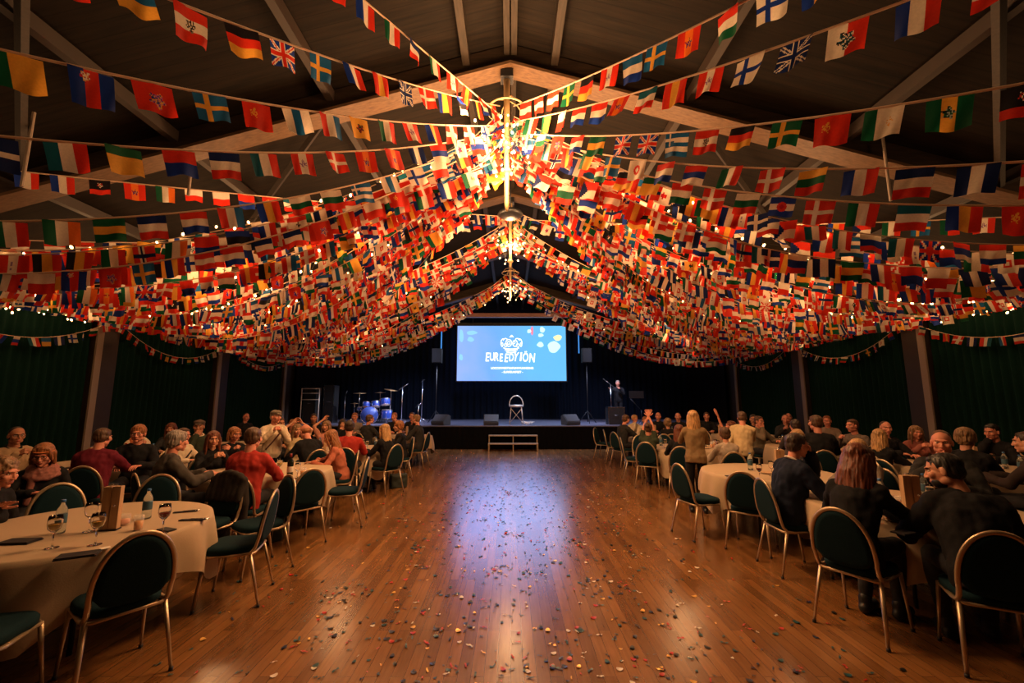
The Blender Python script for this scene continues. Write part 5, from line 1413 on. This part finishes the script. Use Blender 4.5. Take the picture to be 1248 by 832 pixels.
P(-4.15,5.28,52,'person with grey hair and grey jacket turned sideways between the left tables', hair='pixie', hc='grey', skin='c', arms=('table','table'), head=(-5,0), top=GY, lean=10, fine=True)
P(-4.48,6.55,-38,'smiling person with glasses and black cardigan holding hands at chest, second left table', sex='f', hair='straightlong', hc='auburn', skin='a', arms=('hold','hold'), head=(10,4), top=BK, extra=E1, fine=True)
P(-4.82,7.55,-40,'person with swept auburn hair, glasses and black top, arms folded, left middle', sex='f', hair='bob', hc='ginger', skin='c', arms=('fold','hold'), head=(-15,0), top=BK, extra=E1)
P(-7.98,13.0,-30,'person in black shirt with shaved head far back by the left curtain', hair='crop', hc='dark', skin='c', arms=('lap','lap'), top=BK)
P(-4.22,7.72,-50,'standing person in cream sweater with flat grey cap and dark scarf, left side', stand=True, hair='short', hc='grey', skin='c', scale=.93, arms=('hold','hold'), head=(-25,0), top=WT, bottom=BK, extra=(('cap','grey',(.16,.13,.10)),('strap','sc',(.10,.03,.03))), fine=True)
P(-3.16,5.28,96,'person in bright red jacket seen from behind at the second left table', hair='short', hc='brown', skin='c', arms=('table','table'), head=(5,-3), top=RDJ, lean=8, scale=1.07, fine=True)
P(-5.07,9.5,-40,'person in dark top with short brown hair right behind the flat grey cap', hair='short', hc='brown', skin='b', arms=('hold','table'), top=DG)
P(-5.32,10.6,-60,'person in rust top with orange toned hair, far left group', sex='f', hair='pixie', hc='ginger', skin='c', arms=('table','hold'), top=(.30,.08,.03))
P(-4.23,8.62,-70,'person with raised arms tying up long blond hair, pale top, left side', sex='f', hair='longup', hc='dkblond', skin='a', arms=('hair','hair'), head=(-20,0), top=CR, sleeve='short')
P(-4.21,9.95,-60,'person in pink blouse with long fair hair, hand at the head, left group', sex='f', hair='longwavy', hc='dkblond', skin='a', arms=('hold','hair'), head=(30,0), top=PK, sleeve='short')
P(-3.48,7.66,140,'person with bald crown in a black sweater leaning over the second left table', hair='balding', hc='ginger', skin='c', arms=('table','table2'), head=(-10,-15), top=BK, lean=22)
P(-4.21,10.9,-70,'person with long dark hair facing the camera, left group before the drums', sex='f', hair='long', hc='dark', skin='a', arms=('table','chin'), top=BK)
P(-2.98,8.02,100,'person in red striped sweater seen from behind, third left table', hair='short', hc='dark', skin='c', arms=('table','table'), head=(-10,0), top=RDJ)
P(-2.80,7.24,-160,'person in patterned orange blouse beside the empty chair, second left table', sex='f', hair='longwavy', hc='ginger', skin='a', arms=('table','table2'), head=(10,-10), top=(.42,.13,.08), lean=16, fine=True)
P(-4.73,13.2,-80,'person with pale shirt farthest back left of the drum kit', hair='short', hc='ginger', skin='c', arms=('table','table'), top=(.2,.16,.14))
P(-2.40,8.50,150,'person with very long blond hair over a black top beside the dance floor, left', sex='f', hair='straightlong', hc='blond', skin='a', arms=('table','table2'), head=(0,-4), top=BK, fine=True)
P(-2.46,9.85,-160,'person with curled ginger hair and black top behind the long blond hair, left', sex='f', hair='mop', hc='ginger', skin='a', arms=('table','table'), top=BK)
P(-3.60,13.45,-70,'person with orange lit short hair in profile directly before the drum kit', hair='short', hc='ginger', skin='c', arms=('chin','table'), head=(30,0), top=BK)
P(-2.42,11.50,172,'person with glasses and dark shirt in profile on the last left chair', hair='short', hc='dkblond', skin='c', arms=('table','chin'), head=(0,-3), top=DG, extra=E1, beard=True, fine=True)
P(-3.10,13.75,-95,'person in black behind the last left table, head beside the bearded profile', hair='short', hc='brown', skin='c', arms=('table','table'), top=BK)
P(-5.57,12.3,-70,'person in dark top far back left, below the equipment racks', hair='short', hc='dark', skin='b', arms=('table','table'), top=BK)
P(-3.78,11.45,60,'person with dark top turned to the stage in front of the drums, left', hair='short', hc='brown', skin='c', arms=('table','table'), head=(20,0), top=DG)
# ---- right side
P(3.00,11.72,22,'person in dark grey jacket in profile at the last right table', hair='short', hc='brown', skin='c', arms=('table','table2'), head=(0,-4), top=DG, lean=14, fine=True)
P(3.98,14.0,-85,'person with tilted blond head behind the last right table', sex='f', hair='pixie', hc='blond', skin='c', arms=('table','chin'), head=(-25,0), top=WT)
P(4.70,13.78,-105,'bald person in black farthest back at the last right table', hair='balding', hc='dark', skin='c', arms=('table','table'), top=BK)
P(4.12,13.40,-95,'person in white patterned blouse leaning over the last right table', sex='f', hair='bun', hc='ginger', skin='a', arms=('table','table'), top=WT, lean=20)
P(4.07,11.18,85,'person with wavy fair hair from behind at the last right table', sex='f', hair='mop', hc='dkblond', skin='a', arms=('hold','table'), top=BK)
P(5.20,13.40,-120,'person with bare head in black shirt in the far right group', hair='crop', hc='dark', skin='c', arms=('table','table'), top=BK)
P(2.86,9.05,60,'person holding both open hands high at the third right table', sex='f', hair='bun', hc='brown', skin='c', arms=('raise2','raise2'), head=(0,5), top=GR, sleeve='short')
P(3.20,8.24,70,'person with long brown hair and black top seen from behind, third right table', sex='f', hair='long', hc='auburn', skin='a', arms=('table','table'), top=BK, fine=True)
P(5.06,11.75,-160,'person in dark shirt with short hair, far right group facing left', hair='short', hc='brown', skin='c', arms=('chin','table'), top=BK)
P(2.98,7.05,72,'standing person with long blond hair, olive top and black trousers, right side', sex='f', stand=True, hair='straightlong', hc='blond', skin='a', scale=.93, arms=('hold','hold'), head=(8,4), top=(.20,.13,.065), bottom=BK, sleeve='mid', fine=True)
P(4.89,9.65,-170,'person stretching one bare arm high above the right crowd', sex='f', hair='pixie', hc='auburn', skin='c', arms=('table',((.32,.22,1.78),(1,.1,0),(.45,.2,.9),(0,-1,.1),'flat')), head=(10,8), top=BG, sleeve='short', lean=2)
P(3.68,7.42,84,'person in a pale striped top with short hair seen from behind, right', sex='f', hair='pixie', hc='brown', skin='a', arms=('table','table'), top=(.42,.34,.27), fine=True)
P(4.18,7.85,70,'standing person in cream shirt with brown hair leaning to the right', stand=True, hair='short', hc='brown', skin='c', scale=.92, lean=14, side=4, arms=('down','hold'), head=(10,-6), top=CR, bottom=BK, fine=True)
P(6.45,11.5,-120,'person with dark hair behind the cream shirt by the right curtain', hair='short', hc='dark', skin='b', arms=('table','table'), top=BK)
P(5.93,10.46,-75,'person resting the chin on one hand, patterned shirt, right middle', hair='short', hc='brown', skin='c', arms=('table','chin'), head=(-8,0), top=(.16,.13,.09), extra=E1)
P(6.25,13.8,-110,'person farthest back right near the black stage wall', hair='short', hc='brown', skin='c', arms=('table','table'), top=BK)
P(7.36,11.6,-120,'person with rosy face and short hair right of the chin resting one', hair='crop', hc='brown', skin='c', arms=('table','hold'), top=DG)
P(8.35,13.0,-120,'bald person far back against the right post', hair='balding', hc='dark', skin='c', arms=('table','table'), top=BK)
P(5.56,8.45,60,'person with dark short hair and checked dark shirt from behind, right middle', hair='short', hc='dark', skin='c', arms=('table','table'), head=(-20,0), top=(.05,.04,.045))
P(4.62,6.98,-140,'person with short ash blond hair, dark patterned top, glasses, second right table', sex='f', hair='mop', hc='blond', skin='c', arms=('table','table'), head=(-10,-8), top=(.06,.05,.055), extra=E1, fine=True)
P(5.40,7.62,66,'person in a wide black shirt turned away, short brown hair, right middle', hair='short', hc='brown', skin='c', arms=('table','table'), head=(-30,0), top=BK, scale=1.12, fine=True)
P(7.75,10.6,-130,'person in dark top beyond the wide black shirt, near the right wall', hair='short', hc='ginger', skin='c', arms=('table','table'), top=(.2,.15,.12))
P(6.83,8.60,-160,'person in grey satin shirt looking left in front of the second right curtain', hair='short', hc='brown', skin='c', arms=('table','hold'), head=(10,0), top=(.13,.10,.085))
P(4.32,5.34,-165,'person with straight pale blond bob in profile and grey top, front right table', sex='f', hair='straightlong', hc='blond', skin='a', arms=('table','table2'), head=(-15,-3), top=(.20,.16,.13), lean=12, fine=True)
P(2.96,4.74,-2,'person in navy suit in profile with hand at the mouth, front right table', hair='short', hc='dark', skin='c', arms=('mouth','table'), head=(-4,-2), top=NV, collar=(.6,.5,.42), lean=14, scale=1.06, topname='jacket', fine=True)
P(2.76,3.60,30,'person with long dark red hair and black top seen from behind, front right', sex='f', hair='longfull', hc='auburn', skin='a', arms=('table','table2'), head=(6,-6), top=BK, lean=18, scale=1.06, fine=True)
P(4.82,4.86,-142,'person in dark grey shirt with cropped hair facing the camera, front right table', hair='crop', hc='brown', skin='c', arms=('table','pray'), head=(-6,-2), top=DG, lean=12, scale=1.08, sleeve='long', fine=True)
P(3.24,3.10,62,'person in black jacket from behind with dark hair, head turned left, bottom right', hair='short', hc='black', skin='a', arms=('table','table'), head=(-70,-10), top=BK, lean=27, scale=1.06, topname='jacket', beard=True, fine=True)
P(6.79,7.92,-95,'person with rosy bald head and black shirt by the right curtain', hair='crop', hc='dark', skin='c', arms=('table','table2'), head=(15,0), top=BK, fine=True)
P(7.42,8.0,-110,'person with fair wavy hair beside the rosy bald head, right', sex='f', hair='longwavy', hc='dkblond', skin='c', arms=('hold','hold'), top=ROSE)
P(5.88,6.98,20,'person with long loose blond hair and black top seen from behind, right', sex='f', hair='longwavy', hc='blond', skin='a', arms=('table','table2'), head=(-20,0), top=BK, fine=True)
P(5.95,5.72,35,'person with shaggy light brown hair and black jacket in profile, right', hair='mop', hc='dkblond', skin='a', arms=('table','table'), head=(18,0), top=BK, fine=True)
P(8.05,7.18,-165,'person with dark hair and black coat leaning left against the right wall', hair='short', hc='black', skin='c', arms=('table','chin'), head=(0,-4), top=BK, lean=14, fine=True)
P(6.15,5.10,120,'person in dark brown coat cut by the right picture edge', hair='short', hc='dark', skin='a', arms=('table','table'), top=(.03,.02,.018))
# performer on the stage
P(4.62,18.45,-100,'performer in black standing on the stage behind the amplifier case', stand=True, hair='short', hc='grey', skin='c', arms=('hold','out'), top=BK, bottom=BK, z0=.84)

# ---- empty chairs
for x,y,h,l in [(-2.58,3.02,146,'empty chair in the left foreground with its back to the camera'),(-2.97,2.56,106,'chair cut by the lower left corner of the picture'),
  (-2.48,4.08,-165,'empty chair at the right of the front left table, seen from its side'),(-2.66,4.74,-127,'empty chair behind the side-on chair at the front left table'),
  (-3.24,4.74,-99,'chair with a dark coat over its back behind the front left table'),(-3.84,4.72,-68,'empty chair behind the rose wine glass, front left table'),
  (-4.32,4.30,-36,'empty chair directly behind the wooden menu holder, front left table'),(-4.80,4.02,-11,'empty chair behind the left water bottle, front left table'),
  (-2.66,5.60,141,'empty chair with its back to the camera at the second left table'),(-2.38,6.42,-170,'empty side-on chair beside the dance floor at the second left table'),
  (2.50,5.90,14,'empty side-on chair at the left of the second right table'),(2.92,5.42,49,'empty chair with its back to the camera at the second right table'),
  (2.78,9.84,-10,'empty side-on chair at the third right table'),(3.19,10.50,-95,'empty chair between the last two right tables'),(3.85,10.62,-88,'empty chair right of the one between the last two right tables'),
  (2.98,12.55,-8,'empty chair left of the last right table, near the stage'),(2.86,13.3,-32,'empty chair nearest to the stage on the right'),
  (5.55,6.32,175 if False else 14,'empty chair behind the man in dark grey shirt, front right'),(6.75,5.55,83,'empty chair in front of the right table by the wall'),(4.85,6.25,-178,'empty chair at the right of the second right table')]:
    chair(x,y,h,l,'empty banquet chairs')
# coat hanging over a chair back
bm = bmesh.new(); c = V((-3.24,4.74,0)); a = R(-99); f = V((math.cos(a),math.sin(a),0)); s_ = V((-f.y,f.x,0))
top_ = c - f*.285
for k in range(7):
    t = (k-3)/3; p = top_ + s_*t*.19
    capsule(bm, p+V((0,0,.93-.07*t*t)), p+f*-.035+V((0,0,.36+.05*math.sin(k*2.2))), .045,.050)
    capsule(bm, p+V((0,0,.93-.07*t*t)), p+f*.07+V((0,0,.66)), .04,.035)
cm = remesh(bm,.014,3)
for v, nn in zip(cm.vertices, [q.normal.copy() for q in cm.vertices]): v.co += nn*.014*noise.noise(v.co*9)
o = bpy.data.objects.new('coat', cm); cm.materials.append(mat('dark_coat', (.022,.016,.014), .95, bump=.3, nscale=90)); link(o); tag(o, 'dark coat hanging over a chair back between the two left tables', 'coat')
# bags on the floor
for (x,y,l,nm) in ((-2.28,9.0,'dark patterned handbag on the floor beside the long blond hair chair','handbag'),(-3.05,4.30+1.35,'dark handbag on the floor beneath the second left table','handbag')):
    r0 = empty(nm, (x,y,0), R(30), l, 'bag')
    bm = bmesh.new(); box(bm,-.17,.17,-.09,.09,.0,.27,bev=.03); b2 = remesh(bm,.012,2)
    for v, nn in zip(b2.vertices, [q.normal.copy() for q in b2.vertices]): v.co += nn*.014*noise.noise(v.co*11); v.co.z = max(v.co.z,.002)
    shaped('body', b2, mat('bag_fabric',(.02,.028,.024),.7,noise_amt=.6,nscale=25), r0)
    bm = bmesh.new(); tube(bm, [(.12*math.cos(PI*i/14), 0, .25+.16*math.sin(PI*i/14)) for i in range(15)], .009, n=6); obj('handle', bm, M_BLACKP, r0)
bpy.data.scenes.remove(TMP)
# ------------------------------------------------------------------ lights and camera
def point(loc, e, col=(1,.52,.22), r=.08, name='hub_lamp'):
    l = bpy.data.lights.new(name, 'POINT'); l.energy = e; l.color = col; l.shadow_soft_size = r
    o = bpy.data.objects.new(name, l); o.location = loc; link(o); return o
def spot(loc, tgt, e, col, ang, blend=.5, r=.06, name='added_stage_spot'):
    l = bpy.data.lights.new(name, 'SPOT'); l.energy = e; l.color = col; l.spot_size = R(ang); l.spot_blend = blend; l.shadow_soft_size = r
    o = bpy.data.objects.new(name, l); o.location = loc; o.rotation_euler = (V(tgt)-V(loc)).to_track_quat('-Z','Y').to_euler(); link(o); return o
WARM = (1,.54,.235)
point((0,5.0,4.9), 420, WARM, .35); point((.0,6.2,4.7), 260, WARM, .35); point((-1.1,6.4,4.9), 120, WARM, .1); point((1.1,6.4,4.9), 120, WARM, .1); point((-.9,7.6,4.6), 110, WARM, .1); point((.9,7.6,4.6), 110, WARM, .1)
point((-.7,4.9,5.3), 60, WARM, .1); point((.7,4.9,5.3), 60, WARM, .1)
point((0,9.3,5.2), 160, WARM, .15); point((0,13.1,5.0), 90, WARM, .15)
for s in (-1,1):
    for (x,y,z,e) in ((2.2,6.2,4.5,120),(4.4,6.6,3.9,95),(2.6,8.6,4.6,100),(5.6,8.6,3.7,70),(7.6,7.6,3.6,42),(4.2,11.0,3.8,80),(7.4,11.2,3.5,42),(6.0,14.2,3.5,26),(8.0,5.0,3.8,26),(6.6,3.6,4.1,26),(2.4,13.5,4.4,20),(2.2,3.0,5.0,22)):
        point((s*x,y,z), e*1.15, WARM, .35, 'fairy_lamp')
spot((0,19.8,4.0), (0,7.5,0), 480, (.27,.42,1), 50, .9, 2.4, 'added_floor_reflection_spot')  # extra blue lamp added to strengthen the screen's reflection on the floor
spot((-3.5,15.6,5.0), (-4.5,18.5,.9), 900, (.6,.65,1), 80, .8, .1)  # this and the spots below are added, fixtureless, to brighten deck, drums and performer
spot((4.0,15.6,5.0), (4.0,18.5,.9), 900, (.6,.65,1), 80, .8, .1)
CW = (.55,.68,1)
spot((-1.5,17.2,5.2), (-5.4,17.8,1.4), 1500, (.75,.8,1), 40)
spot((1.2,16.4,5.3), (.2,17.0,.9), 1100, CW, 100)
spot((2.5,16.8,5.2), (4.4,17.8,1.6), 700, (.8,.8,1), 40)
cam = bpy.data.cameras.new('camera'); cam.sensor_width = 36; cam.lens = 520/1248*36; cam.shift_x = 2/1248; cam.clip_start = .05; cam.clip_end = 100
co = bpy.data.objects.new('camera', cam); co.location = (0,0,1.75); co.rotation_euler = (R(90)+math.atan(72/520),0,0); link(co); S.camera = co
w = bpy.data.worlds.new('world'); S.world = w; w.use_nodes = True; w.node_tree.nodes['Background'].inputs[0].default_value = (.01,.01,.012,1); w.node_tree.nodes['Background'].inputs[1].default_value = .1
S.view_settings.view_transform = 'Standard'; S.view_settings.look = 'None'; S.view_settings.gamma = 1; S.view_settings.use_curve_mapping = False
S.view_settings.exposure = 0.0
